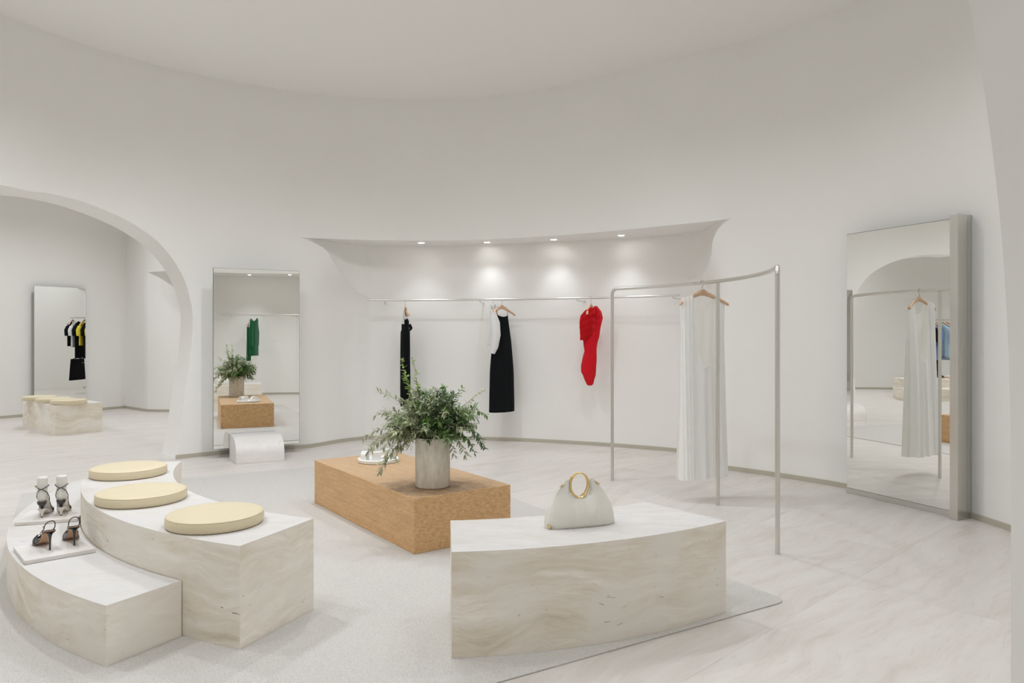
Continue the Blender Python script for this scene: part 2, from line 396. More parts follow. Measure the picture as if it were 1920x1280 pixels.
# back niche patch
def niche_row(z):
    cl = cLa(z); cr = cRa(z); row = []; g = G(z)
    for k in range(41): a = NB + (cl - NB) * k / 40; row.append((a, rF(a) + (rN(a) - rF(a)) * g))
    a0 = cl - .12; a1 = cr + .12
    for k in range(81): a = a0 + (a1 - a0) * k / 80; row.append((a, rN(a)))
    for k in range(41): a = cr + (NA - cr) * k / 40; row.append((a, rF(a) + (rN(a) - rF(a)) * g))
    return row
rows = [[pt(a, r, z) for a, r in niche_row(z)] for z in ZS]
n = len(rows[0])
def add_rows(rows):
    n = len(rows[0]); wall.add([p for r in rows for p in r], [(j * n + i, j * n + i + 1, (j + 1) * n + i + 1, (j + 1) * n + i) for j in range(len(rows) - 1) for i in range(n - 1)])
add_rows(rows)
last = niche_row(LIP)
add_rows([[pt(a, r, LIP) for a, r in last], [pt(a, lerp(r, rF(a), .5), LIP) for a, r in last], [pt(a, rF(a), LIP) for a, r in last]])   # niche soffit
add_rows([[pt(a, rF(a), z) for a, r in last] for z in ZU])
# second niche + plain stretch between
ang2 = [294.5 + (360 + NA - 294.5) * k / 90 for k in range(91)]
LIP2 = 2.74; ZS2 = [z for z in ZS if z < LIP2] + [LIP2]; ZU2 = [LIP2, 2.8, 3.1, 3.4, 3.7, 4.0, CEIL]
add_rows([[pt(a, rN2(a), z) for a in ang2] for z in ZS2])
add_rows([[pt(a, rN2(a), LIP2) for a in ang2], [pt(a, rF(a), LIP2) for a in ang2]])
add_rows([[pt(a, rF(a), z) for a in ang2] for z in ZU2])
# arches: outline as (angle, z) lists, cut out of the remaining stretch NB..294.5
def img_arch(pix): 
    out = []
    for px, py in pix:
        a, Y = ray_polar(px, rF); out.append((a, EYE + (HPX - py) * Y / FPX))
    return out
half = img_arch([(329,862),(333,842),(339,800),(345,752),(351,710),(357,668),(361,620),(361,584),(356,558),(349,533),(339,510),(325,487),(310,468),(292,449),(269,432),(244,416),(214,401),(183,388),(150,376),(114,367),(84,361),(53,358)])
half[0] = (half[0][0], 0.0)
apex = half[-1][0]
left_arch = half + [(2 * apex - a, z) for a, z in reversed(half[:-1])]
def near_half():
    pr = [(0, -.008), (.4, 0), (.8, 0), (1.19, 0), (1.3, -.003), (1.40, -.008), (1.5, -.017), (1.6, -.030), (1.74, -.056), (1.84, -.080), (1.95, -.112), (2.1, -.17), (2.25, -.26), (2.4, -.40), (2.52, -.58), (2.62, -.80), (2.70, -1.05), (2.75, -1.35), (2.77, -1.62)]
    a0 = polar(.8, 1.2)[0]
    return [(a0 + d / rF(a0) * 57.2958, z) for z, d in pr]
nh = near_half(); apn = nh[-1][0]
near_arch = nh + [(2 * apn - a, z) for a, z in reversed(nh[:-1])]
def plain_arch(ac, hw, top):
    pr = [(0, .80), (.3, .88), (.7, .95), (1.1, .99), (1.4, 1.0), (1.6, .98), (1.8, .94), (2.0, .86), (2.15, .77), (2.3, .65), (2.42, .5), (2.52, .33), (2.6, .15), (2.63, 0)]
    h = [(ac - hw * w, z * top / 2.63) for z, w in pr]
    return h + [(2 * ac - a, z) for a, z in reversed(h[:-1])]
third_arch = plain_arch(205, 10.5, 2.7)
arches = [left_arch, near_arch, third_arch]
TH = .46
def subdiv(poly, st=.10):
    sm = []
    for i in range(len(poly) - 1):
        p0 = Vector(poly[max(i - 1, 0)]); p1 = Vector(poly[i]); p2 = Vector(poly[i + 1]); p3 = Vector(poly[min(i + 2, len(poly) - 1)])
        for k in range(3):
            t = k / 3; sm.append(tuple(.5 * ((2 * p1) + (p2 - p0) * t + (2 * p0 - 5 * p1 + 4 * p2 - p3) * t * t + (3 * p1 - p0 - 3 * p2 + p3) * t ** 3)))
    poly = sm + [poly[-1]]
    out = []
    for (a, z), (b, y) in zip(poly, poly[1:]):
        n = max(1, int(math.hypot((b - a) * .074, y - z) / st))
        out += [(lerp(a, b, k / n), lerp(z, y, k / n)) for k in range(n)]
    return out + [poly[-1]]
arches = [subdiv(sorted_p) for sorted_p in arches]
S = RR * pi / 180
def inside(p, poly):
    x, y = p; c = False
    for (x1, y1), (x2, y2) in zip(poly, poly[1:] + poly[:1]):
        if (y1 > y) != (y2 > y) and x < (x2 - x1) * (y - y1) / (y2 - y1) + x1: c = not c
    return c
pts2 = []; edges2 = []
def chain(lst, close=False):
    b = len(pts2); pts2.extend(lst); m = len(lst)
    edges2.extend([(b + i, b + i + 1) for i in range(m - 1)] + ([(b + m - 1, b)] if close else []))
zall = sorted(set(ZS + ZU))
U0, U1 = NB * S, 294.5 * S
polys = []
for ar in arches:
    pl = [(a * S, z) for a, z in ar]; polys.append([(pl[0][0], -.2)] + pl + [(pl[-1][0], -.2)])
    chain(pl)
border = [(U0, z) for z in zall] ; chain(border)
border = [(U1, z) for z in zall] ; chain(border)
chain([(lerp(U0, U1, k / 140), CEIL) for k in range(141)])
# floor line is broken by the arches
cuts = sorted([(min(ar[0][0], ar[-1][0]) * S, max(ar[0][0], ar[-1][0]) * S) for ar in arches])
cur = U0
for c0, c1 in cuts + [(U1, None)]:
    n = max(1, int((c0 - cur) / .12)); chain([(lerp(cur, c0, k / n), 0.0) for k in range(n + 1)]); cur = c1
for i in range(1, 120):
    for j in range(1, 30):
        p = (lerp(U0, U1, i / 120), CEIL * j / 30)
        pts2.append(p)
v2, e2, f2, *_ = delaunay_2d_cdt([Vector(p) for p in pts2], edges2, [], 0, 1e-5)
keep = []
for f in f2:
    c = (sum(v2[i][0] for i in f) / len(f), sum(v2[i][1] for i in f) / len(f))
    if not any(inside(c, pl) for pl in polys): keep.append(tuple(f))
wall.add([pt(v[0] / S, rF(v[0] / S), v[1]) for v in v2], keep)
wall.add([pt(v[0] / S, rF(v[0] / S) + TH, v[1]) for v in v2], keep)          # outer face
for ar in arches:                                                            # reveals
    n = len(ar)
    wall.add([pt(a, rF(a) + TH * k / 3, z) for k in range(4) for a, z in ar], [(k * n + i, k * n + i + 1, (k + 1) * n + i + 1, (k + 1) * n + i) for k in range(3) for i in range(n - 1)])
w_o = struct(wall.build('wall_round', M['plaster'], smooth=28, weld=True, recalc=False))
# skirting strips of the round room
def skirt(name, pts3, h=.045, t=.012):
    m = MB()
    for (x0, y0), (x1, y1) in zip(pts3, pts3[1:]):
        pass
    P = [Vector(p) for p in pts3]; n = len(P); vsx = []
    for i in range(n):
        tt = (P[min(i + 1, n - 1)] - P[max(i - 1, 0)]).normalized(); nn = Vector((-tt.y, tt.x)) * t
        a = P[i]; b = P[i] + nn
        vsx += [(b.x, b.y, 0), (b.x, b.y, h), (a.x, a.y, h), (a.x, a.y, 0)]
    m.add(vsx, [(i * 4 + k, i * 4 + (k + 1) % 4, i * 4 + 4 + (k + 1) % 4, i * 4 + 4 + k) for i in range(n - 1) for k in range(4)] + [(0, 1, 2, 3), tuple((n - 1) * 4 + k for k in (3, 2, 1, 0))])
    return struct(m.build(name, M['skirt'], smooth=30))
def pol_run(a0, a1, rf, n=60, off=.0): return [pt(lerp(a0, a1, k / n), rf(lerp(a0, a1, k / n)) - off)[:2] for k in range(n + 1)]
fa = sorted([left_arch[0][0], left_arch[-1][0]]); ta = sorted([third_arch[0][0], third_arch[-1][0]]); na_ = sorted([near_arch[0][0], near_arch[-1][0]])
skirt('baseboard_back', pol_run(NA, fa[0], lambda a: rN(a) if NA < a < NB else rF(a), 140))
skirt('baseboard_right', pol_run(na_[1], 360 + NA, lambda a: rN2(a) if a < 360 else rF(a), 90))
skirt('baseboard_left', pol_run(fa[1], ta[0], rF, 20))
skirt('baseboard_front', pol_run(ta[1], na_[0], rF, 30))

# ------------------------------------------------------------------ rooms beyond: walls as runs of plan points
def run_wall(name, pts_, z0=0, z1=CEIL, smooth=35):
    m = MB(); n = len(pts_)
    m.add([(x, y, z) for z in (z0, z1) for x, y in pts_], [(i, i + 1, n + i + 1, n + i) for i in range(n - 1)])
    return struct(m.build(name, M['plaster'], smooth=smooth, recalc=False))
def curve(pts_, n=8):
    out = []
    for i in range(len(pts_) - 1):
        p0 = Vector(pts_[max(i - 1, 0)]); p1 = Vector(pts_[i]); p2 = Vector(pts_[i + 1]); p3 = Vector(pts_[min(i + 2, len(pts_) - 1)])
        for k in range(n):
            t = k / n; out.append(tuple(.5 * ((2 * p1) + (p2 - p0) * t + (2 * p0 - 5 * p1 + 4 * p2 - p3) * t * t + (3 * p1 - p0 - 3 * p2 + p3) * t ** 3)))
    return out + [tuple(pts_[-1])]
CORN = (-7.35, 13.95)
lw = curve([(-9.6, 1.4), (-11.0, 3.4), (-11.5, 6), (-11.2, 8.2), (-10.1, 10.2), (-8.5, 12.2)]) + [CORN]
run_wall('wall_left', lw); skirt('baseboard_left_room', list(reversed(lw)))
nb = [CORN, (-6.75, 13.42)] + curve([(-6.62, 13.32), (-6.2, 13.28), (-5.3, 13.5), (-3.5, 13.6), (-1.6, 13.4), (-.9, 12.8)])
nf = [CORN, (-6.75, 13.42)] + curve([(-6.62, 13.32), (-6.0, 12.98), (-5.3, 12.8), (-3.5, 12.75), (-1.6, 12.75), (-.9, 12.8)])
run_wall('wall_back', nb, 0, 2.53); run_wall('wall_back_upper', nf, 2.53, CEIL); skirt('baseboard_back_room', list(reversed(nb)))
m = MB(); n = len(nb); m.add([(x, y, 2.53) for x, y in nb + nf], [(i, i + 1, n + i + 1, n + i) for i in range(n - 1)]); struct(m.build('trim_niche_soffit', M['plaster']))
rest = [(-.9, 12.8), (-.6, 10.6), (-.6, 10.35)]
run_wall('wall_divider', [(-.9, 12.8), (-.7, 9.95)])
run_wall('wall_front', [(-9.6, 1.4), (-9.6, -3.0), (6.2, -3.0), (6.2, 3.0), (4.2, 4.2)])
m = MB(); m.box(-13, 7, -4, 15.5, -.12, -.021); fl_o = struct(m.build('floor', mat('screed', (.6, .57, .53), .9)))
m = MB(); m.box(-13, 7, -4, 15.5, CEIL, CEIL + .1); struct(m.build('ceiling', M['cap']))
# floor slabs, running diagonally
g = .0003; ua, ub = 1.8, 1.0; rot = R(44); n_s = 0
ca, sa = cos(rot), sin(rot)
slab_me = MB().box(-ua/2 + g, ua/2 - g, -ub/2 + g, ub/2 - g, -.02, 0)
slab0 = None
for i in range(-9, 10):
    for j in range(-16, 17):
        u = (i + (.5 if j % 2 else 0)) * ua; v = j * ub
        x = -1.2 + u * ca - v * sa; y = 6.0 + u * sa + v * ca
        vis = (y > 1.6 and abs(x) < .75 * y + 1.6 and y < 14.2 and x < 4.4) or (-11.5 < x < -3 and 4 < y < 12.5)
        if not vis: continue
        if slab0 is None:
            slab0 = slab_me.build('stone_slab', M['floor'], fl_o); o = slab0
        else:
            o = slab0.copy(); link(o, fl_o)
        o.location = (x, y, 0); o.rotation_euler = (0, 0, rot + (pi if (i * 7 + j * 3) % 2 else 0)); n_s += 1
print('slabs', n_s)
# outlying floor, joined
far = MB()
for i in range(-9, 10):
    for j in range(-16, 17):
        u = (i + (.5 if j % 2 else 0)) * ua; v = j * ub
        x = -1.2 + u * ca - v * sa; y = 6.0 + u * sa + v * ca
        vis = (y > 1.6 and abs(x) < .75 * y + 1.6 and y < 14.2 and x < 4.4) or (-11.5 < x < -3 and 4 < y < 12.5)
        if vis or not (-12.5 < x < 6.8 and -3.8 < y < 15.2): continue
        q = [(x + a * ca - b * sa, y + a * sa + b * ca) for a, b in ((-ua/2+g, -ub/2+g), (ua/2-g, -ub/2+g), (ua/2-g, ub/2-g), (-ua/2+g, ub/2-g))]
        far.prism(q, -.02, 0)
o = far.build('far_slabs', M['floor'], fl_o); o['kind'] = 'stuff'

# ------------------------------------------------------------------ niche downlights
def spot_lamp(px, py, label, r=.045, zc=LIP):
    Y = FPX * (zc - EYE) / (HPX - py); x = (px - 960) * Y / FPX
    ceiling_lamp(x, Y, label, r, zc)
def ceiling_lamp(x, y, label, r=.045, zc=LIP, power=P_NICHE):
    t = thing('recessed_downlight', label, 'ceiling light', (x, y, zc), 0, None)
    MB().lathe([(r * .78, -.001), (r, -.004), (r * 1.08, 0)], 24).build('trim_ring', M['white'], t, smooth=40)
    MB().lathe([(0, -.0015), (r * .8, -.0015)], 24).build('lens', M['glow'], t)
    spot(x, y, zc - .03, power, 88, 1.0, .03)
for (px, py), w in zip([(790, 455), (913, 454), (1038, 449), (1165, 441)], ['leftmost, above the black slip dress', 'second from left, above the white blouse', 'third, left of the red dress', 'rightmost, nearest the steel clothes stand']):
    spot_lamp(px, py, 'small round white recessed light in the niche soffit, ' + w)
def side_lamp(px, D, label):            # plan point that the left mirror shows at column px, unfolded depth D
    o_ = Vector((-3.35, 8.23)); nn = Vector((-sin(.511), cos(.511))); p = Vector(((px - 960) / FPX * D, D)); p = p - 2 * (p - o_).dot(nn) * nn
    ceiling_lamp(p.x, p.y, label, zc=LIP2, power=P_NICHE * 2)
side_lamp(468, 16.5, 'round recessed light reflected in the left wall mirror, left one of two')
side_lamp(543, 16.5, 'round recessed light reflected in the left wall mirror, right one of two')

# ------------------------------------------------------------------ rug (cut round the wooden plinth)
K = Vector((1.45, 3.85)); UU = Vector((cos(R(31)), sin(R(31)))); VV = Vector((-sin(R(31)), cos(R(31))))
def rugpt(u, v): p = K - UU * u + VV * v; return (p.x, p.y)
WL, WW, WH = 1.75, .75, .36
cr_ = .05
outl = [rugpt(.075 - .075 * cos(k * pi / 16), .075 - .075 * sin(k * pi / 16)) for k in range(9)] + [ rugpt(3.6, 0), rugpt(3.6, 5.17), rugpt(0, 5.17)]
rm = MB().prism(outl[::-1], .0005, .0065)
tag(rm.build('area_rug', M['rug'], bevel=.0025), 'flat woven oatmeal area rug under the stone benches', 'rug')
RZ = .0070

# ------------------------------------------------------------------ stone benches (mitred slabs)
BC = (-.137, 5.925)
def arc_bench(name, label, cx, cy, r0, r1, a0, a1, z0, h, nseg=28, mats=('trav_top', 'trav_face', 'trav_end')):
    am = R((a0 + a1) / 2); bx, by = cx + (r0 + r1) / 2 * cos(am), cy + (r0 + r1) / 2 * sin(am)
    t = thing(name, label, 'bench', (bx, by, z0)); tk = .02
    def P(r, a): return (cx + r * cos(R(a)) - bx, cy + r * sin(R(a)) - by)
    A = [a0 + (a1 - a0) * k / nseg for k in range(nseg + 1)]; da = math.degrees(tk / ((r0 + r1) / 2))
    Ai = [a0 + da + (a1 - a0 - 2 * da) * k / nseg for k in range(nseg + 1)]
    oo = [P(r1, a) for a in A]; ii = [P(r0, a) for a in A]; oi = [P(r1 - tk, a) for a in Ai]; ini = [P(r0 + tk, a) for a in Ai]
    MB().prism(oi + ini[::-1], h - tk, h, oo + ii[::-1]).build('top_slab', M[mats[0]], t, bevel=.0012, seg=1)
    def panel(name, outer, inner, m_):
        n = len(outer); m = MB()
        m.add([(x, y, 0) for x, y in outer] + [(x, y, h - .0002) for x, y in outer] + [(x, y, h - tk) for x, y in inner] + [(x, y, 0) for x, y in inner],
              [(k * n + i, k * n + i + 1, ((k + 1) % 4) * n + i + 1, ((k + 1) % 4) * n + i) for k in range(4) for i in range(n - 1)] + [(0, n, 2 * n, 3 * n), (4 * n - 1, 3 * n - 1, 2 * n - 1, n - 1)])
        m.build(name, M[m_], t, smooth=20)
    panel('front_panel', oo, oi, mats[1]); panel('back_panel', ii, ini, mats[1])
    panel('end_panel', [oo[0], ii[0]], [oi[0], ini[0]], mats[2]); panel('end_panel', [oo[-1], ii[-1]], [oi[-1], ini[-1]], mats[2])
    return t
arc_bench('curved_bench', 'tall curved travertine bench on the left carrying three round cushions', *BC, 2.36, 2.885, 192.2, 248.3, RZ, .457, 40)
arc_bench('curved_step_bench', 'low curved travertine step in front of the left bench, holding the shoe slabs', *BC, 2.889, 3.25, 182, 241.2, RZ, .255, 40)
arc_bench('curved_bench', 'curved travertine bench in the right foreground under the ivory handbag', -.5, 5.72, 2.035, 2.575, 275.35, 307.7, RZ, .457, 28)

# ------------------------------------------------------------------ oak plinth
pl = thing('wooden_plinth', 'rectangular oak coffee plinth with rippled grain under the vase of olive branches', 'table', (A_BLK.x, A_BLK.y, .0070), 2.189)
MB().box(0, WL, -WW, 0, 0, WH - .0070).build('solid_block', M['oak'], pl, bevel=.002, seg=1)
ZW = WH

# ------------------------------------------------------------------ cushions
def cushion(x, y, z, r, label, rz=0, h=.058, sq=1.0):
    prof = [(0, 0), (r * .9, 0), (r - .006, .003), (r, .010), (r + .001, h * .5), (r, h - .014), (r - .005, h - .005), (r - .016, h), (r * .5, h + .002), (0, h + .002)]
    t = thing('round_cushion', label, 'cushion', (x, y, z), rz, 'round butter yellow seat cushions')
    MB().lathe(prof, 64, 0, 0, 1, sq).build('pad', M['cushion'], t, smooth=50, weld=True)
    MB().tube([((r - .004) * cos(a * pi / 24), (r - .004) * sin(a * pi / 24) * sq, h - .006) for a in range(48)], .0022, 6, closed=True).build('seam_piping', M['cushion'], t, smooth=60)
ZT = RZ + .457
cushion(-1.472, 3.640, ZT, .229, 'round butter yellow leather cushion nearest the front end of the left bench')
cushion(-2.094, 4.150, ZT, .235, 'round butter yellow leather cushion in the middle of the left bench')
cushion(-2.560, 4.900, ZT, .233, 'round butter yellow leather cushion at the far end of the left bench')

# ------------------------------------------------------------------ far room: box bench with cushions
bx0 = thing('box_bench', 'low rectangular travertine bench in the far left room with three cushions', 'bench', (-6.34, 10.19, 0), atan2(.45, .40) - pi / 2 + 0)
e1 = (Vector(fl(192, 808)) - Vector(fl(104, 816))); e2v = (Vector(fl(20, 801)) - Vector(fl(104, 816)))
bx0.location = (*fl(104, 816), 0); bx0.rotation_euler = (0, 0, atan2(e1.y, e1.x)); L1, L2 = e1.length, e2v.length
hB = .415
MB().prism([(.02, .02), (L1 - .02, .02), (L1 - .02, L2 - .02), (.02, L2 - .02)], hB - .02, hB, [(0, 0), (L1, 0), (L1, L2), (0, L2)]).build('top_slab', M['trav_top'], bx0)
def box_panels(t, L1, L2, h, mats, tk=.02):
    o_ = [(0, 0), (L1, 0), (L1, L2), (0, L2)]; i_ = [(tk, tk), (L1 - tk, tk), (L1 - tk, L2 - tk), (tk, L2 - tk)]
    for k in range(4):
        a, b, c, d = o_[k], o_[(k + 1) % 4], i_[(k + 1) % 4], i_[k]
        MB().add([(*a, 0), (*b, 0), (*c, 0), (*d, 0), (*a, h), (*b, h), (*c, h - tk), (*d, h - tk)], [(3, 2, 1, 0), (4, 5, 6, 7), (0, 1, 5, 4), (1, 2, 6, 5), (2, 3, 7, 6), (3, 0, 4, 7)]).build('side_panel', M[mats[k % 2]], t)
box_panels(bx0, L1, L2, hB - .0005, ('trav_end', 'trav_end'))
for px, py, w in ((75, 742, 'leftmost and farthest, on the far room bench'), (100, 745.5, 'middle of three on the far room bench'), (129, 748.5, 'nearest of three on the far room bench')):
    x, y = fl(px, py, hB + .06); cushion(x, y, hB, .23, 'small-looking round butter yellow cushion, ' + w)

# ------------------------------------------------------------------ mirrors
ma = .511; mw = .95
tm = thing('wall_mirror', 'tall frameless wall mirror on the left, reflecting the plinth and olive branches', 'mirror', (-3.35, 8.23, .113), ma)
MB().box(0, mw, 0, .004, 0, 2.035).build('glass', M['mirror'], tm)
MB().box(-.003, mw + .003, .0045, .022, -.003, 2.038).build('thin_frame', M['edge'], tm)
MB().box(.06, mw - .06, .023, .26, .08, 1.95).build('mounting_box', M['white'], tm)
# the far room mirror
p0, p1 = Vector((-8.18, 12.50)), Vector((-7.76, 13.18)); dd = p1 - p0
_k = lambda px: (px - 960) / FPX
def on_line(px, p, d):      # intersection of an image column with a plan line
    k = _k(px); s = (k * p.y - p.x) / (d.x - k * d.y); return p + d * s
q0, q1 = on_line(64, p0, dd), on_line(160, p0, dd)
am_ = atan2(dd.y, dd.x); fm = thing('leaning_mirror', 'tall mirror on the far room wall behind the box bench', 'mirror', (q0.x, q0.y, .1), am_)
MB().box(0, (q1 - q0).length, -.004, 0, 0, 2.13).build('glass', M['mirror'], fm)
MB().box(.004, (q1 - q0).length - .004, .0005, .012, .004, 2.126).build('backing_board', M['edge'], fm)
FM = (q0, am_)
# right-hand mirror with steel post
MRp, MRa = Vector((4.035, 4.2)), -1.139
dm = Vector((cos(MRa), sin(MRa))); g0 = on_line(1588, MRp, dm); g1 = on_line(1793, MRp, dm)
mr = thing('standing_mirror', 'large mirror with brushed steel post and foot rail on the right wall', 'mirror', (g0.x, g0.y, 0), MRa)
wl = (g1 - g0).length
MB().box(0, wl, 0, .004, .045, 2.285).build('glass', M['mirror'], mr)
MB().box(-.004, wl, .0045, .05, .0, 2.289).build('back_panel', M['edge'], mr)
MB().box(0.0, wl + .01, -.012, .004, .0, .043).build('foot_rail', M['steel'], mr, bevel=.002)
MB().box(wl - .004, wl + .058, -.072, .05, 0, 2.31).build('steel_post', M['steel'], mr, bevel=.003)
MB().box(wl + .002, wl + .052, .0505, .0555, .001, 2.30).build('shadow_gap', M['edge'], mr)
MB().box(wl - .004, wl + .056, .056, .115, 0, 2.31).build('hinge_cover', M['steel'], mr, bevel=.002)
def refl(p, o, a):
    nn = Vector((-sin(a), cos(a))); return p - 2 * (p - o).dot(nn) * nn
def via(px, D, o, a):       # real plan point that a mirror shows at image column px at unfolded depth D
    return refl(Vector((_k(px) * D, D)), o, a)

# ------------------------------------------------------------------ half-round stone by the left mirror
nc = Vector(fl(442.5, 870.5)); rc_ = Vector(fl(534.7, 864)); ed1 = rc_ - nc; ea = atan2(ed1.y, ed1.x)
hs = thing('rounded_stone_stool', 'small white stone stool with rounded front edge in front of the left mirror', 'stool', (nc.x, nc.y, 0), ma)
Lh = ed1.length; dpt = .466; hh = .275
prof = [(0, 0), (0, hh - .18)] + [(.24 - .24 * cos(k * pi / 24), hh - .18 + .18 * sin(k * pi / 24)) for k in range(1, 13)] + [(dpt, hh), (dpt, 0)]
m = MB(); n = len(prof); m.add([(x, y, z) for x in (0, Lh) for y, z in prof], [tuple(range(n)), tuple(range(2 * n - 1, n - 1, -1))] + [(i, (i + 1) % n, n + (i + 1) % n, n + i) for i in range(n)])
m.build('stone_body', M['trav_pale'], hs, smooth=30, bevel=.004)

# ------------------------------------------------------------------ steel clothes stand
RC = (-.328, 5.339); RRad = 2.127; RH = 1.852; pr = .0155
lp = [(.961, 7.031), (1.688, 6.017), (1.694, 4.68)]
an = [atan2(y - RC[1], x - RC[0]) for x, y in lp]
rk = thing('clothes_stand', 'free-standing curved steel tube clothes stand holding the white gown', 'clothes rack', (lp[1][0], lp[1][1], 0))
def L_(x, y, z): return (x - lp[1][0], y - lp[1][1], z)
fr = .055; n = 28; path = []
def rp(a): return RC[0] + RRad * cos(a), RC[1] + RRad * sin(a)
path = [L_(*rp(an[0]), RH - pr - fr)]
for k in range(1, 7):
    w = k * pi / 12; s_ = fr * (1 - cos(w)) / RRad; path.append(L_(*rp(an[0] - s_), RH - pr - fr + fr * sin(w)))
for k in range(1, n): a = lerp(an[0] - fr / RRad, an[2] + fr / RRad, k / n); path.append(L_(*rp(a), RH - pr))
for k in range(6, -1, -1):
    w = k * pi / 12; s_ = fr * (1 - cos(w)) / RRad; path.append(L_(*rp(an[2] + s_), RH - pr - fr + fr * sin(w)))
MB().tube(path, pr, 20).build('hanging_bar', M['steel'], rk, smooth=50)
for k, (x, y) in enumerate(lp):
    top_z = RH - pr - fr if k != 1 else RH - 1.9 * pr
    MB().tube([L_(x, y, 0), L_(x, y, .004), L_(x, y, top_z)], pr, 20).build('leg', M['steel'], rk, smooth=50)

# ------------------------------------------------------------------ wall rails
def rail(name, label, pts3, brackets, wallr, z=1.845, r=.012):
    c = pts3[len(pts3) // 2]; t = thing(name, label, 'clothes rail', (c[0], c[1], z))
    MB().tube([(x - c[0], y - c[1], 0) for x, y in pts3], r, 14).build('tube', M['steel'], t, smooth=50)
    for (x, y), (wx, wy) in brackets:
        d = Vector((wx - x, wy - y, 0)); a = Vector((x - c[0], y - c[1], 0)); nrm = d.normalized()
        MB().tube([a + Vector((0, 0, -.002)), a + Vector((0, 0, -.022)), a + nrm * .02 + Vector((0, 0, -.03)), a + d + Vector((0, 0, -.03))], .007, 10).build('bracket', M['steel'], t, smooth=60)
    return t
OFF = .32
def rrail(a): return rB(a) - OFF
aL, _ = ray_polar(690, rrail); aR, _ = ray_polar(1275, rrail)
rpts = [pt(lerp(aL, aR, k / 40), rrail(lerp(aL, aR, k / 40)))[:2] for k in range(41)]
bk = []
for px in (722, 900, 1082, 1262):
    a, _ = ray_polar(px, rrail); bk.append((pt(a, rrail(a))[:2], pt(a, rN(a) + .004)[:2]))
rail('wall_rail', 'long slim steel clothes rail curving along the back niche', rpts, bk, rB)
ang = [306.3 + (328 - 306.3) * k / 20 for k in range(21)]
r2 = [pt(a, rF(a) + .45)[:2] for a in ang]
rail('wall_rail', 'slim steel clothes rail seen in the tall left mirror, with green garments', r2, [(pt(a, rF(a) + .45)[:2], pt(a, rN2(a) + .004)[:2]) for a in (309, 317, 325)], None)

# ------------------------------------------------------------------ hangers and garments
def hanger(x, y, z_bar, rz, label, hw=.21, drop=.085, barr=.012):
    """z_bar: top of the bar; local x runs along the shoulders"""
    t = thing('wooden_hanger', label, 'hanger', (x, y, z_bar - drop - .06), rz)
    zc = drop + .06
    hk = [(.0, 0, .055)] + [(.0, 0, .055 + .02)] + [(.003, 0, zc - .022)] + [((barr + .004) * cos(R(a)) * .9, 0, zc - .012 + (barr + .003) * sin(R(a))) for a in range(-60, 205, 22)]
    # hook loops over the bar in the plane across it
    MB().tube([(0, 0, .05), (0, 0, zc - .05), (.008, 0, zc - .036)] + [((barr + .003) * cos(R(a)), 0, zc - barr + (barr + .003) * sin(R(a))) for a in range(-30, 200, 20)], .0022, 8).build('hook', M['hook'], t, smooth=60)
    up_, lo_ = [], []; n = 16
    m = MB()
    def sec(u):
        s = abs(u); zt = .058 - .008 * s - .105 * s ** 1.35; th = lerp(.052, .026, min(1, s * 1.2)) if s > .10 else .055
        if s < .13: zt = .062
        cy_ = -.03 * s * s; w = lerp(.007, .0165, s)
        return u * hw, cy_, zt, th, w
    us = [-1, -.98] + [-1 + 2 * k / 24 for k in range(1, 24)] + [.98, 1]
    vs_ = []
    for u in us:
        x_, y_, zt, th, w = sec(u); e = .6 if abs(u) == 1 else 1; zc_ = zt - th / 2
        for k in range(10):
            a = 2 * pi * k / 10; vs_.append((x_, y_ + w * e * cos(a), zc_ + th / 2 * e * sin(a)))
    fs = [(i * 10 + k, i * 10 + (k + 1) % 10, (i + 1) * 10 + (k + 1) % 10, (i + 1) * 10 + k) for i in range(len(us) - 1) for k in range(10)] + [tuple(range(9, -1, -1)), tuple((len(us) - 1) * 10 + k for k in range(10))]
    m.add(vs_, fs).build('shoulder_bar', M['hanger'], t, smooth=50)
    return t
def garment(mb, Wf, Df, topf, topb, zb, nu=40, nv=36, fold=.012, nf=7, seed=0, xc=lambda z: 0, hem=0, sides=(True, True)):
    """front and back cloth sheets; u in -1..1 across, z from the neckline down to zb"""
    def shp(side, topfn):
        def fn(i, j):
            u = -1 + 2 * i; zt = topfn(u); zbb = zb + hem * (noise.noise(Vector((u * 3, seed, 0)))); z = lerp(zt, zbb, j)
            w = Wf(z); d = Df(z); k = sqrt(max(0, 1 - u * u)); grow = min(1, .15 + j * 1.1)
            ph = sin(u * nf * pi + seed + 1.3 * side + .8 * sin(z * 2 + seed)) * .6 + noise.noise(Vector((u * nf * .9, z * .8 + seed, side * 3.0)))
            f = fold * grow * ph * (.25 + .75 * k)
            return (xc(z) + w * u + f * .4, side * d * k + f, z)
        return fn
    mb.grid(shp(-1, topf), nu, nv); mb.grid(shp(1, topb), nu, nv)
# -- positions along the back rail
def rail_at(px): a, Y = ray_polar(px, rrail); x, y, _ = pt(a, rrail(a)); return x, y, a
ZR = 1.845
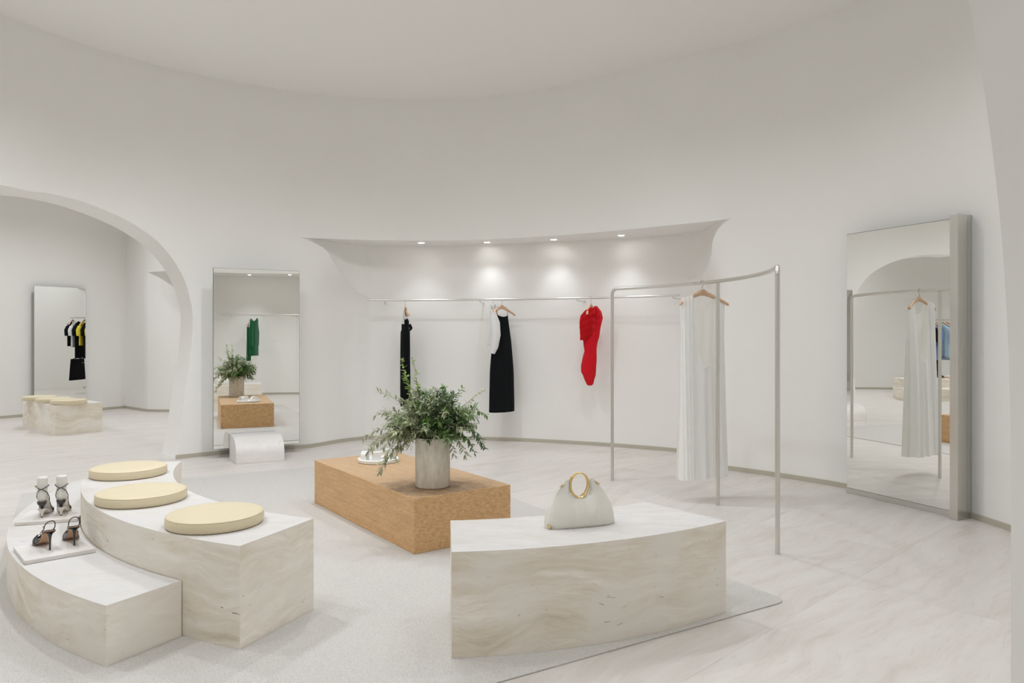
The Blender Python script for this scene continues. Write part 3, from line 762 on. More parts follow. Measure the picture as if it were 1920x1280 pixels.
# black slip dress, hung edge on
x, y, a = rail_at(760)
hg = hanger(x, y, ZR + .014, R(a) + R(6), 'beech hanger carrying the narrow black slip dress', .2)
sd = thing('slip_dress', 'long narrow black slip dress hanging behind the olive branches', 'dress', (x, y, .55), R(a) + R(6))
m = MB(); zt_ = ZR - .29 - .55
garment(m, lambda z: .145, lambda z: .045 + .012 * (z < .9), lambda u: zt_ + .05 * abs(u) ** 1.5, lambda u: zt_ - .02, -.08, 30, 30, .012, 5, 2)
m.build('slip_body', M['black'], sd, smooth=60, solid=.002)
for sx in (-.11, .11):
    for sy in (-.028, .022):
        MB().tube([(sx, sy, zt_ - .01), (sx * 1.0, sy * .7, zt_ + .08), (sx * 1.05, 0, ZR - .55 - .098)], .0022, 6).build('shoulder_strap', M['black'], sd, smooth=60)
m = MB(); m.grid(lambda i, j: (-.13 + .26 * i, -.05 - .02 * sin(i * 3) - .02 * j, zt_ - .02 - .09 * j * (.3 + .7 * i)), 8, 6); m.build('folded_cuff', M['black'], sd, smooth=60, solid=.004)
# white blouse and black trousers dress
x, y, a = rail_at(925)
hanger(x, y, ZR + .014, R(a) + R(10), 'beech hanger inside the white blouse')
bl = thing('white_blouse', 'crumpled white blouse hanging left of the long black dress', 'blouse', (x, y, 1.0), R(a) + R(10))
m = MB(); zz = ZR - 1.0
garment(m, lambda z: .19 + .03 * (z < .4), lambda z: .045 + .02 * sin(z * 9), lambda u: zz - .10 - .09 * abs(u), lambda u: zz - .08 - .09 * abs(u), .26, 26, 26, .022, 5, 5)
m.build('blouse_body', M['whitecloth'], bl, smooth=60, solid=.002)
for s_ in (-1, 1):
    m = MB(); m.tube([(s_ * .18, 0, zz - .19), (s_ * .21, -.02, zz - .30), (s_ * .21, -.03, zz - .45), (s_ * .19, -.01, zz - .60), (s_ * .18, .01, zz - .68)], [.045, .06, .06, .05, .03], 14)
    for i, v in enumerate(m.v): m.v[i] = tuple(Vector(v) + Vector((0, .008 * sin(v[2] * 40), 0)))
    m.build('sleeve', M['whitecloth'], bl, smooth=60)
m = MB(); m.lathe([(.035, zz - .12), (.05, zz - .085), (.04, zz - .06), (.03, zz - .075)], 16, 0, 0, 1.3, .8); m.build('collar', M['whitecloth'], bl, smooth=60)
m = MB(); garment(m, lambda z: .14, lambda z: .03, lambda u: .30, lambda u: .30, -.22, 16, 16, .01, 4, 9); m.build('scarf_tail', M['whitecloth'], bl, smooth=60, solid=.002)
x, y, a = rail_at(941)
hanger(x, y, ZR + .014, R(a) + R(-38), 'beech hanger carrying the wide black strappy dress', .2)
bd = thing('black_dress', 'wide ankle-length black strappy dress on the back rail right of the blouse', 'dress', (x, y, .42), R(a) + R(-38))
zt2 = ZR - .22 - .42
m = MB(); garment(m, lambda z: interp(z, [(0, .195), (.5, .185), (.9, .15), (1.2, .10)]), lambda z: interp(z, [(0, .105), (.6, .09), (1.0, .05), (1.2, .03)]), lambda u: zt2 + .03 * abs(u) ** 2, lambda u: zt2 - .03, .0, 40, 36, .007, 3, 1)
m.build('dress_body', M['black'], bd, smooth=60, solid=.002)
for sx in (-.085, .085): MB().tube([(sx, -.02, zt2), (sx, 0, zt2 + .09), (sx * .8, 0, zt2 + .13)], .0025, 6).build('shoulder_strap', M['black'], bd, smooth=60)
# red dress
x, y, a = rail_at(1108)
hanger(x, y, ZR + .014, R(a) + R(-10), 'beech hanger, mostly hidden inside the red dress', .15)
rd = thing('red_dress', 'short red draped chiffon dress on the back rail', 'dress', (x, y, .80), 0)
def px2(p, py): Yd = y; return ((p - 1108) * Yd / FPX, EYE + (HPX - py) * Yd / FPX - .80)
def blob(rows, name, mt, dy=0, dep=.6, fold=.006, nf=9, seed=0, solid=.0015, flat=.05, sw=.009):
    m = MB(); vs_ = []; nn = 36; R_ = []
    for k in range(len(rows) * 5 - 4):
        i = min(k // 5, len(rows) - 2); t = (k - i * 5) / 5
        R_.append([lerp(rows[i][c], rows[i + 1][c], t) for c in range(3)])
    for ky, (py, c, hw) in enumerate(R_):
        X, Z = px2(c, py); w = hw * y / FPX
        for k in range(nn):
            an_ = 2 * pi * k / nn
            f = fold * (sin(an_ * nf + seed + Z * 9) * .7 + 1.4 * noise.noise(Vector((cos(an_) * 2 + seed, sin(an_) * 2, Z * 5))))
            fr_ = max(0, -sin(an_)) * sw * sin(Z * 75 + 45 * abs(w * cos(an_) - .05))
            f += fr_ * min(1, max(0, (Z - .52) * 8))
            vs_.append((X + (w + f) * cos(an_), dy + (w * dep + flat * .2 + f) * sin(an_), Z + .012 * noise.noise(Vector((an_ * 2, seed, Z * 3)))))
    nr = len(R_)
    fs = [(i * nn + k, i * nn + (k + 1) % nn, (i + 1) * nn + (k + 1) % nn, (i + 1) * nn + k) for i in range(nr - 1) for k in range(nn)]
    m.add(vs_, fs); return m.build(name, mt, rd, smooth=70, solid=solid)
blob([(578, 1109, 3), (583, 1108, 9), (592, 1106, 15), (605, 1106, 16), (618, 1107, 15), (630, 1108, 14), (645, 1107, 13), (658, 1107, 12), (670, 1105, 13.5), (686, 1103.5, 14), (697, 1103.5, 13.5), (704, 1105, 11), (711, 1105, 8.5), (719, 1106, 6), (722, 1106, 4)], 'draped_body', M['red'], 0, .6, .006, 4, 1)
blob([(577, 1109, 4), (583, 1105, 10), (592, 1101, 13), (604, 1099, 13), (615, 1098, 12), (626, 1097, 10), (633, 1093, 6), (638, 1092, 5)], 'draped_sleeve', M['redsheer'], -.07, .5, .006, 5, 4)
blob([(574, 1116, 2), (584, 1119, 7), (595, 1121, 8), (606, 1120, 7), (616, 1119, 6), (630, 1117, 6), (644, 1116, 3)], 'draped_sleeve', M['red'], -.02, .6, .006, 5, 7)
# white gown on the stand
gx, gy = 0, 0
ga = None
best = min(range(400), key=lambda k: abs((lambda q: q[0] / q[1] * FPX + 960)(rp(lerp(an[0], an[2], k / 400))) - 1317) + (1000 if k > 200 else 0))
ga = lerp(an[0], an[2], best / 400); gx, gy = rp(ga); grz = atan2(.30, .95)
hanger(gx, gy, RH + .003, grz, 'beech hanger on the steel stand with the white gown over its left arm', .235, .075, .0155)
gw = thing('white_gown', 'floor-length sheer white sleeveless gown with deep scoop neck on the steel stand', 'dress', (gx, gy, .19), grz)
zt3 = 1.70 - .19
def gtop(u):
    s = abs(u); 
    return interp(s, [(0, 1.13 - .19), (.18, 1.16 - .19), (.34, 1.30 - .19), (.44, 1.52 - .19), (.52, 1.735 - .19), (.75, 1.705 - .19), (.95, 1.68 - .19), (1, 1.67 - .19)])
def gbk(u):
    s = abs(u); return interp(s, [(0, 1.60 - .19), (.3, 1.62 - .19), (.52, 1.73 - .19), (.75, 1.705 - .19), (1, 1.67 - .19)])
gW = lambda z: interp(z, [(0, .235), (.6, .215), (1.2, .205), (1.45, .215)]); gD = lambda z: interp(z, [(0, .085), (.8, .06), (1.3, .035), (1.48, .02)])
def sheet(side, topfn, fold, nf, seed, nu=110, nv=50):
    def fn(i, j):
        u = -1 + 2 * i; z = lerp(topfn(u), 0 + .006 * sin(u * 9), j); k = sqrt(max(0, 1 - u * u)) ** .5; g_ = .3 + .9 * (1 - z / 1.5)
        f = fold * g_ * (sin(u * nf * pi + seed + .5 * sin(z * 2.2)) + .8 * noise.noise(Vector((u * nf * 1.5, z * .5, seed))))
        return (gW(z) * u, side * gD(z) * k + f, z)
    return fn
MB().grid(sheet(-1, gtop, .006, 5, 0), 110, 50).build('front_panel', M['gown'], gw, smooth=60)
MB().grid(sheet(1, gbk, .005, 4, 2), 110, 40).build('back_panel', M['gownback'], gw, smooth=60)
MB().grid(lambda i, j: (-.215 + .105 * i + .02 * (1 - j) * (i - .5), -.030 - .055 * j + .007 * sin(i * 21 + 1.2 * j) - .012 * (i * (1 - i)) * 4 * (1 - .5 * j), lerp(1.545 - .035 * (1 - i) , 0.0, j)), 40, 50).build('shoulder_drape', M['gown'], gw, smooth=60)
MB().tube([(-.02, -.055, .93), (0, -.06, .925), (.03, -.055, .935)], .003, 6).build('neck_tie', M['gown'], gw, smooth=60)

# -- simple clothes for reflections
def shirt(x, y, zb_, rz, top, length, mt, name, label, cat, hwid=.2, sleeve=.25, group=None, hangw=True, dep=.04):
    if hangw: hanger(x, y, top + .09, rz, 'beech hanger under the ' + label.split(',')[0].split(' hanging')[0], hwid, .05)
    t = thing(name, label, cat, (x, y, top - length), rz, group); L = length
    m = MB(); garment(m, lambda z: hwid * 1.02, lambda z: dep, lambda u: L - .10 * abs(u) - .012 * (abs(u) < .3), lambda u: L - .10 * abs(u), 0, 20, 14, .01, 4, random.random() * 6)
    m.build('body', mt, t, smooth=60, solid=.003)
    if sleeve:
        for s_ in (-1, 1):
            MB().tube([(s_ * (hwid - .02), 0, L - .13), (s_ * (hwid + .03), 0, L - .13 - sleeve * .4), (s_ * (hwid + .02), 0, L - .13 - sleeve)], [.05, .06, .055], 12, .7).build('sleeve', mt, t, smooth=60)
    return t
# green garments on the side rail, seen in the left mirror
MO = Vector((-3.35, 8.23))
def side_rail_at(px):
    best = min((abs((lambda v: v.x / v.y * FPX + 960)(refl(Vector(pt(a_ / 10, rF(a_ / 10) + .45)[:2]), MO, ma)) - px), a_ / 10) for a_ in range(3000, 3300, 2))
    a_ = best[1]; q = pt(a_, rF(a_) + .45); return q[0], q[1], a_
x, y, a = side_rail_at(467); shirt(x, y, 0, R(a), ZR - .19, .85, M['green'], 'green_trousers', 'dark green narrow garment seen in the left mirror, left of the cardigan', 'trousers', .12, 0)
x, y, a = side_rail_at(477); shirt(x, y, 0, R(a) + R(12), ZR - .07, .85, M['green'], 'green_cardigan', 'dark green knit cardigan seen in the left mirror', 'cardigan', .19, .5, hangw=False, dep=.07)
# clothes in the far room seen in its mirror
D0 = 17.6
cl_ = [(136, 'black', 'black_tshirt', 'black T-shirt at the left end of the far rail', 'shirt', .60), (143, 'whitecloth', 'white_tshirt', 'white T-shirt behind the black one on the far rail', 'shirt', .62), (150, 'black', 'black_jacket', 'long black jacket in the middle of the far rail', 'jacket', .88), (158, 'yellow', 'yellow_tshirt', 'yellow T-shirt on the far rail', 'shirt', .58), (166, 'black', 'black_coat', 'long black coat right of the yellow T-shirt on the far rail', 'coat', .88), (174, 'yellow', 'yellow_dress', 'yellow dress at the right end of the far rail', 'dress', .9)]
ra_ = [via(px_, D0 + (px_ - 136) * -.010, *FM) for px_ in (132, 180)]; rdir = (ra_[1] - ra_[0]); rz_ = atan2(rdir.y, rdir.x)
ext = ra_[1] + rdir * .3
rail('far_rail', 'short steel rail in the far room, seen in the far mirror', [tuple(ra_[0]), tuple((ra_[0] + ext) / 2), tuple(ext)], [], None, 1.80)
for px_, mt, nm, lb, ct, ln in cl_:
    q = via(px_, D0 + (px_ - 136) * -.010, *FM); shirt(q.x, q.y, 0, rz_ + R(62), 1.72, ln, M[mt], nm, lb, ct, .2, .22, hangw=(px_ in (136, 158)))
q = via(145, D0 - .1, *FM); sk = thing('black_skirt', 'black A-line skirt hung below the tops on the far rail', 'skirt', (q.x, q.y, .32), rz_ + R(62))
m = MB(); garment(m, lambda z: interp(z, [(0, .33), (.5, .26)]), lambda z: .05, lambda u: .50, lambda u: .50, 0, 20, 10, .008, 4, 1); m.build('skirt_body', M['black'], sk, smooth=60, solid=.003)
MB().box(-.19, -.08, -.058, -.052, .40, .408).build('zip_pocket', M['hook'], sk)
sk2 = MB().tube([(-.2, 0, .50), (0, 0, .52), (.2, 0, .50)], .006, 8).build('waistband', M['black'], sk)
# clothes on the far left wall seen through the arch in the right mirror
D1 = 17.0
ra_ = [via(px_, D1, MRp, MRa) for px_ in (1736, 1800)]; rdir = ra_[1] - ra_[0]; rz_ = atan2(rdir.y, rdir.x)
rail('far_rail', 'steel rail of blue garments in the far left room, seen in the right mirror', [tuple(ra_[0]), tuple((ra_[0] + ra_[1]) / 2), tuple(ra_[1] + rdir * .1)], [], None, 1.74)
for px_, mt, nm, lb, ct, ln in [(1741, 'black', 'black_blouse', 'black blouse at the left end of the blue rail, in the right mirror', 'shirt', .55), (1749, 'blue', 'blue_shirt', 'mid blue shirt next to the black blouse, in the right mirror', 'shirt', .85), (1756, 'black', 'black_gown', 'long black dress between the blue shirts, in the right mirror', 'dress', 1.3), (1768, 'paleblue', 'pale_blue_shirt', 'pale blue shirt right of the long black dress, in the right mirror', 'shirt', .8), (1776, 'paleblue', 'pale_blue_tunic', 'pale blue tunic second from the right end of the blue rail', 'shirt', .85), (1786, 'paleblue', 'light_blue_jacket', 'light blue jacket at the right end of the blue rail', 'jacket', .85)]:
    q = via(px_, D1, MRp, MRa); shirt(q.x, q.y, 0, rz_ + R(76), 1.66, ln, M[mt], nm, lb, ct, .12 if nm == 'black_gown' else .2, 0 if nm == 'black_gown' else .3)
q = via(1762, D1 - .9, MRp, MRa)
st2 = thing('display_bench', 'pale two-tier stone bench with shoes, seen in the right mirror', 'bench', (q.x, q.y, 0), rz_)
MB().box(-.9, .9, -.25, .25, 0, .44).build('upper_block', M['trav_face'], st2, bevel=.003); 
MB().box(-1.1, .9, .251, .75, 0, .25).build('lower_block', M['trav_face'], st2, bevel=.003)
for k, (dx, mt) in enumerate([(-.22, 'ivoryheel'), (-.02, 'patent'), (.18, 'ivoryheel')]):
    qq = Vector((q.x, q.y)) + Vector((cos(rz_), sin(rz_))) * dx
    sh_ = thing('loafer', ['cream loafer at the left of the mirrored two-tier bench', 'dark loafer in the middle of the mirrored two-tier bench', 'cream loafer at the right of the mirrored two-tier bench'][k], 'shoe', (qq.x, qq.y, .44), rz_ + R(70))
    MB().prism([(-.12, -.03), (-.05, -.035), (.06, -.045), (.12, -.025), (.13, 0), (.12, .025), (.06, .045), (-.05, .035), (-.12, .03)], 0, .02).build('sole', M['tan'], sh_)
    MB().lathe([(.044, .02), (.046, .035), (.036, .06), (.015, .072), (0, .073)], 20, .05, 0, 1.7, .95).build('vamp', M[mt], sh_, smooth=60)
    MB().lathe([(.034, .02), (.036, .06), (.030, .065), (.027, .03)], 20, -.07, 0, 1.5, .95).build('quarter', M[mt], sh_, smooth=60)
# drapes beyond the third arch (a fitting room), seen only in the mirrors
dr = MB(); a0_, a1_ = 193, 220
dr.grid(lambda i, j: (lambda a_: pt(a_, rF(a_) + 1.5 + .07 * sin(i * 46), .02 + 3.9 * j))(lerp(a0_, a1_, i)), 160, 2)
tag(dr.build('fitting_room_curtain', M['drape'], smooth=60), 'stone coloured pleated curtain beyond the narrow arch, seen in the mirrors', 'curtain')

# ------------------------------------------------------------------ slabs and shoes
def slab(pn, ang_, w, d, label):
    t = thing('display_slab', label, 'display slab', (pn[0], pn[1], RZ + .255), ang_)
    MB().box(0, w, 0, d, .001, .021).build('stone_plate', M['trav_pale'], t, bevel=.0015, seg=1); return t
s1 = Vector(fl(46, 1050, .2865)); s1r = Vector(fl(179.7, 1026.7, .2865)); dv = s1r - s1
slab(s1, atan2(dv.y, dv.x), dv.length, .325, 'square white stone slab under the black slingback pumps, nearer one')
s2 = Vector(fl(27.3, 978.5, .2865)); s2r = Vector(fl(145, 970, .2865)); dv2 = s2r - s2
slab(s2, atan2(dv2.y, dv2.x), dv2.length, .32, 'square white stone slab under the strappy sandals, farther one')
ZS_ = RZ + .255 + .0215
def sole_z(y, hh, L): return interp(y / L, [(-.06, hh + .004), (.08, hh), (.2, hh * .90), (.32, hh * .62), (.45, hh * .28), (.56, hh * .08 + .006), (.65, .006), (1.0, .008)])
def sole_w(y, L): return interp(y / L, [(-.07, .004), (-.05, .016), (0.0, .025), (.12, .026), (.3, .021), (.45, .024), (.62, .037), (.75, .034), (.88, .020), (.96, .009), (1, .001)])
def shoe_base(t, hh, L, toe=True):
    ys = [-.07 + 1.07 * k / 28 for k in range(29)]
    m = MB(); m.grid(lambda i, j: (lambda y_: ((2 * j - 1) * sole_w(y_ , L), y_, sole_z(y_, hh, L)))((-.07 + 1.07 * i) * L), 28, 4)
    m.build('sole', M['tan'], t, smooth=50, solid=.004)
    m = MB(); m.grid(lambda i, j: (lambda y_: ((2 * j - 1) * sole_w(y_, L) * .96, y_, sole_z(y_, hh, L) + .0035))((-.07 + 1.07 * i) * L), 28, 4)
    m.build('insole', M['patent'], t, smooth=50, solid=.0015)
def pump(x, y, rz, label, mirror_=1):
    L, hh = .235, .098
    t = thing('slingback_pump', label, 'shoe', (x, y, ZS_), rz, 'black slingback stiletto pumps')
    shoe_base(t, hh, L)
    m = MB()       # pointed toe vamp
    def f(i, j):
        s = .52 + .48 * i; y_ = s * L; w = sole_w(y_, L) + .003; hgt = interp(s, [(.52, .036), (.62, .044), (.75, .036), (.9, .018), (1, .004)])
        a_ = pi * j; cutb = (1 - sin(a_)) * 0 
        yy = y_ + (.045 * sin(a_) if i < .02 else .045 * sin(a_) * (1 - i)) 
        return (w * cos(a_), min(yy, L), sole_z(yy, hh, L) - .003 + hgt * sin(a_) ** .8)
    m.grid(f, 18, 14); m.build('toe_vamp', M['patent'], t, smooth=60, solid=.002)
    for s_ in (-1, 1): MB().grid(lambda i, j, s_=s_: (lambda y_: (s_ * (sole_w(y_, L) + .002), y_, sole_z(y_, hh, L) - .003 + j * .034 * sstep((y_ / L - .30) / .25)))((.30 + .24 * i) * L), 8, 4).build('side_wall', M['patent'], t, smooth=60, solid=.002)
    # heel seat and stiletto
    MB().grid(lambda i, j: (lambda y_, a_: ((sole_w(y_, L) + .001) * cos(a_), y_ , sole_z(y_, hh, L) - .002 - .016 * sin(a_) * (1 - i)))((-.065 + .30 * i) * L, pi * j), 8, 10).build('heel_seat', M['patent'], t, smooth=60, solid=.002)
    MB().tube([(0, .004, 0), (0, .003, .03), (0, .002, .06), (0, .003, .078), (0, .006, .092)], [.0042, .0048, .006, .010, .019], 12).build('stiletto_heel', M['patent'], t, smooth=50)
    # sling strap
    P_ = [(.024, .33 * L, sole_z(.33 * L, hh, L) + .02)]
    for k in range(13):
        a_ = pi * k / 12; P_.append((.025 * cos(a_), .015 - .035 * sin(a_), hh + .012 + .045 * sin(a_) ** .7))
    P_.append((-.024, .33 * L, sole_z(.33 * L, hh, L) + .02))
    MB().tube(P_, .0026, 8).build('sling_strap', M['patent'], t, smooth=60)
    MB().tube([(-.026, .02 + .006 * cos(a_ * pi / 5), hh + .022 + .006 * sin(a_ * pi / 5)) for a_ in range(10)], .0014, 6, closed=True).build('gold_buckle', M['gold'], t)
    for s_ in (-1, 1): MB().tube([(0, .66 * L, .046), (s_ * .012, .64 * L, .056), (s_ * .024, .65 * L, .052), (s_ * .018, .67 * L, .045), (0, .66 * L, .046)], .0012, 6).build('bow_loop', M['patent'], t)
    return t
hx, hy = fl(94, 1031, ZS_); pump(hx, hy, R(47), 'black slingback stiletto pump, left shoe of the nearer pair')
hx, hy = fl(139.5, 1022.5, ZS_); pump(hx, hy, R(37), 'black slingback stiletto pump, right shoe of the nearer pair')
def sandal(x, y, rz, label, label2, side):
    L, hh = .225, .092
    t = thing('ankle_strap_sandal', label, 'shoe', (x, y, ZS_), rz, 'black strappy sandals with ivory kitten heels')
    m = MB(); m.grid(lambda i, j: (lambda y_: ((2 * j - 1) * sole_w(y_, L), y_, sole_z(y_, hh, L)))((-.07 + 1.07 * i) * L), 28, 4); m.build('sole', M['tan'], t, smooth=50, solid=.004)
    MB().grid(lambda i, j: (lambda y_: ((2 * j - 1) * (sole_w(y_, L) + .002), y_, sole_z(y_, hh, L) - .004))((.35 + .6 * i) * L), 16, 4).build('welt', M['ivoryheel'], t, smooth=50, solid=.003)
    # black funnel under the heel, ivory flared kitten heel, black tip
    MB().tube([(0, -.004, hh + .006), (0, -.003, hh - .008), (0, 0, .068), (0, .002, .050)], [.0265, .0245, .012, .006], 14, .8).build('heel_counter', M['patent'], t, smooth=50)
    MB().tube([(0, .004, .051), (0, .003, .044), (0, .001, .032), (0, 0, .018), (0, 0, .006)], [.028, .021, .011, .006, .0055], 14, .8).build('kitten_heel', M['ivoryheel'], t, smooth=50)
    MB().grid(lambda i, j: ((2 * j - 1) * lerp(.022, .030, i), .008 + .09 * i, .050 - .040 * i), 8, 4).build('ivory_platform', M['ivoryheel'], t, smooth=50, solid=.006)
    MB().tube([(0, 0, 0), (0, 0, .006)], .0056, 12).build('heel_tip', M['patent'], t)
    # straps: toe band, side ribbons crossing behind the ankle
    za = .185
    MB().tube([(.036 * cos(a_ * pi / 10), .62 * L + .01 * sin(a_ * pi / 10), .008 + .036 * sin(a_ * pi / 10)) for a_ in range(11)], .005, 8, .5).build('toe_strap', M['patent'], t, smooth=60)
    for s_ in (-1, 1):
        MB().tube([(s_ * .034, .58 * L, .012), (s_ * .031, .40 * L, .05), (s_ * .029, .06, .085), (s_ * .033, .03, .12), (s_ * .026, .004, .150), (s_ * .012, -.024, .170), (-s_ * .010, -.027, .178), (-s_ * .028, -.006, .186), (-s_ * .034, .012, .190)], .0024, 8).build('ankle_ribbon', M['patent'], t, smooth=60)
    MB().tube([(.035 * cos(a_), .014 + .033 * sin(a_), .190) for a_ in [R(d) for d in range(0, 181, 20)]], .0024, 8).build('ankle_loop', M['patent'], t, smooth=60)
    MB().box(side * .036 - .003, side * .036 + .003, .004, .010, .186, .194).build('gold_buckle', M['gold'], t)
    f_ = thing('mannequin_foot', label2, 'display foot', (x, y, ZS_), rz, 'white display feet in the strappy sandals')
    m = MB(); pts_ = [(0, .016, .247), (0, .016, .244), (0, .014, .20), (0, .012, .16), (0, .016, .125), (0, .034, .105), (0, .065, .082), (0, .10, .052), (0, .135, .032), (0, .165, .024), (0, .19, .020)]
    rx = [.024, .031, .028, .0265, .027, .029, .029, .031, .034, .032, .018]; ry = [.024, .031, .029, .029, .036, .045, .030, .022, .0155, .012, .008]
    nn = 24; vs_ = []
    for (x_, y_, z_), a1_, b1_, k_ in zip(pts_, rx, ry, range(-1, 10)):
        tilt = interp(k_, [(0, 0), (3, 10), (4, 40), (5, 60), (6, 70), (9, 88)])
        for k in range(nn):
            w = 2 * pi * k / nn; yy = b1_ * sin(w); vs_.append((x_ + a1_ * cos(w), y_ + yy * cos(R(tilt)), z_ + yy * sin(R(tilt))))
    m.add(vs_, [(i * nn + k, i * nn + (k + 1) % nn, (i + 1) * nn + (k + 1) % nn, (i + 1) * nn + k) for i in range(10) for k in range(nn)] + [tuple(range(nn)), tuple(10 * nn + k for k in range(nn - 1, -1, -1))])
    o = m.build('foot_form', M['whitefoot'], f_, smooth=60)
    sm = o.modifiers.new('sub', 'SUBSURF'); sm.levels = 1; sm.render_levels = 1
hx, hy = fl(78.7, 969.5, ZS_); sandal(hx, hy, R(22), 'black ankle-strap sandal with ivory kitten heel, left shoe of the farther pair', 'white display foot standing in the left strappy sandal', -1)
hx, hy = fl(114.8, 966.0, ZS_); sandal(hx, hy, R(25), 'black ankle-strap sandal with ivory kitten heel, right shoe of the farther pair', 'white display foot standing in the right strappy sandal', 1)

# ------------------------------------------------------------------ handbag
b0 = Vector(fl(1027, 994, ZT)); b1 = Vector(fl(1149, 983, ZT)); bd_ = b1 - b0
hb = thing('handbag', 'ivory leather dome handbag with round gold handles on the right bench', 'handbag', ((b0.x + b1.x) / 2, (b0.y + b1.y) / 2 + .055, ZT), atan2(bd_.y, bd_.x))
BW = bd_.length / 2 + .012
def bag(side):
    def f(i, j):
        s = -1 + 2 * i; v = j
        top_ = interp(abs(s), [(0, .138), (.22, .140), (.38, .152), (.50, .178), (.60, .206), (.70, .220), (.85, .224), (1, .214)])
        H = .222; z = v * lerp(top_, H, 0) if False else v * top_
        wz = BW * (1.0 if z < .012 else sinterp(z / H, [(0, 1.0), (.18, .98), (.4, .915), (.54, .83), (.73, .69), (.87, .53), (1, .42)]))
        x_ = s * wz
        wfull = 1
        d = (1 - v ** 6) ** .5 * sinterp(z / H, [(0, .058), (.08, .066), (.3, .060), (.6, .030), (.75, .012), (.9, .004), (1, .002)]) * max(0, 1 - abs(s) ** 4) ** .5
        puff = .006 * noise.noise(Vector((x_ * 9, z * 9, side))) * sin(pi * min(1, v)) * (1 - v)
        dent = -.012 * (1 - v) * exp(-((x_ - .005) ** 2 / .0016 + (z - .118) ** 2 / .0012))
        ridge = .010 * exp(-((abs(x_) - .055) ** 2 / .0006)) * sin(pi * v)
        return (x_, side * (d + puff + dent + ridge), z)
    return f
m = MB(); m.grid(bag(-1), 60, 36); m.grid(bag(1), 60, 36)
m.add([(s * BW, 0, .0) for s in (-1, 1)], []); 
m.build('leather_body', M['leather'], hb, smooth=70, weld=True, solid=.003)
MB().prism([(BW * .985 * cos(w), .055 * (1 if sin(w) > 0 else -1) * (1 - cos(w) ** 4) ** .5) for w in [2 * pi * (k + .5) / 60 for k in range(60)]], .0, .006).build('base_panel', M['leather'], hb, bevel=.002)
MB().tube([(BW * .99 * cos(w), .060 * (1 if sin(w) > 0 else -1) * (1 - cos(w) ** 4) ** .5, .004) for w in [2 * pi * (k + .5) / 60 for k in range(60)]], .0020, 6, closed=True).build('base_line', M['bag_line'], hb)  # thin dark olive line round the base of the bag
for sy, sc_ in ((-.010, 1), (.010, .99)):
    MB().tube([(-.003 + .049 * sc_ * cos(w), sy * (1 - .3 * sin(w)), .198 + (.056 if sin(w) > 0 else .062) * sc_ * sin(w) * (1 + .06 * (abs(cos(w)) < .3) * (sin(w) < 0))) for w in [2 * pi * k / 48 for k in range(48)]], [.0032 + .0018 * max(0, -sin(2 * pi * k / 48)) ** 3 + .001 * abs(cos(2 * pi * k / 48)) for k in range(48)], 10, closed=True).build('ring_handle', M['gold'], hb, smooth=70)
for s_ in (-1, 1): MB().tube([(s_ * .083, -.004, .207), (s_ * .095, -.004, .200), (s_ * .106, -.004, .193)], [.0032, .004, .0028], 8).build('zip_end', M['gold'], hb, smooth=60)
MB().tube([(-.107, -.004, .192), (-.120, -.006, .184), (-.142, -.008, .170), (-.130, -.01, .172), (-.108, -.006, .188)], .0012, 6).build('zip_pull', M['leather'], hb)
MB().tube([(-BW * .97, -.035, .003), (-BW * .93, -.050, .010), (-BW * .99, -.02, .016)], .004, 8).build('corner_stud', M['gold'], hb, smooth=60)

# ------------------------------------------------------------------ round tray
tx, ty = fl(710, 860, ZW + .02)
tr = thing('round_tray', 'round white stone display tray with arched inserts at the far end of the oak plinth', 'tray', (tx, ty, ZW), R(20))
MB().lathe([(0, 0), (.160, 0), (.168, .004), (.168, .026), (.160, .030), (.150, .030), (.148, .016), (0, .016)], 56).build('dish', M['white'], tr, smooth=40, weld=True, loc=(0, 0, .0005))
def archp(name, cx_, cy_, w, h, dp, rz_, th):
    n = 16; o_ = [(-w/2, 0)] + [(-w/2 * cos(k * pi / n), h - w/2 + w/2 * sin(k * pi / n)) for k in range(n + 1)] + [(w/2, 0)]
    wi = w - 2 * th; i_ = [(wi/2, 0)] + [(wi/2 * cos(k * pi / n), h - w/2 + wi/2 * sin(k * pi / n)) for k in range(n + 1)] + [(-wi/2, 0)]
    P_ = o_; Q_ = i_[::-1]; n2 = len(P_); m = MB()
    vs_ = [(x_, y_, z_) for y_ in (-dp/2, dp/2) for L2_ in (P_, Q_) for x_, z_ in L2_]
    fs = []
    for i in range(n2 - 1):
        fs += [(i, i + 1, n2 + i + 1, n2 + i), (2*n2 + i, 3*n2 + i, 3*n2 + i + 1, 2*n2 + i + 1), (i, 2*n2 + i, 2*n2 + i + 1, i + 1), (n2 + i, n2 + i + 1, 3*n2 + i + 1, 3*n2 + i)]
    fs += [(0, n2, 3*n2, 2*n2), (n2 - 1, 3*n2 - 1, 4*n2 - 1, 2*n2 - 1)]
    o = m.add(vs_, fs).build(name, M['white'], tr, smooth=40, bevel=.001, loc=(cx_, cy_, .0165)); o.rotation_euler = (0, 0, rz_)
MB().box(-.035, .035, -.028, .028, 0, .072).build('cube_insert', M['white'], tr, bevel=.003, loc=(-.030, -.060, .0165))
archp('arch_insert', -.110, .0, .075, .075, .05, R(60), .012); archp('arch_insert', .075, .045, .12, .075, .05, R(-10), .013); archp('arch_insert', .095, -.055, .075, .06, .045, R(35), .012)

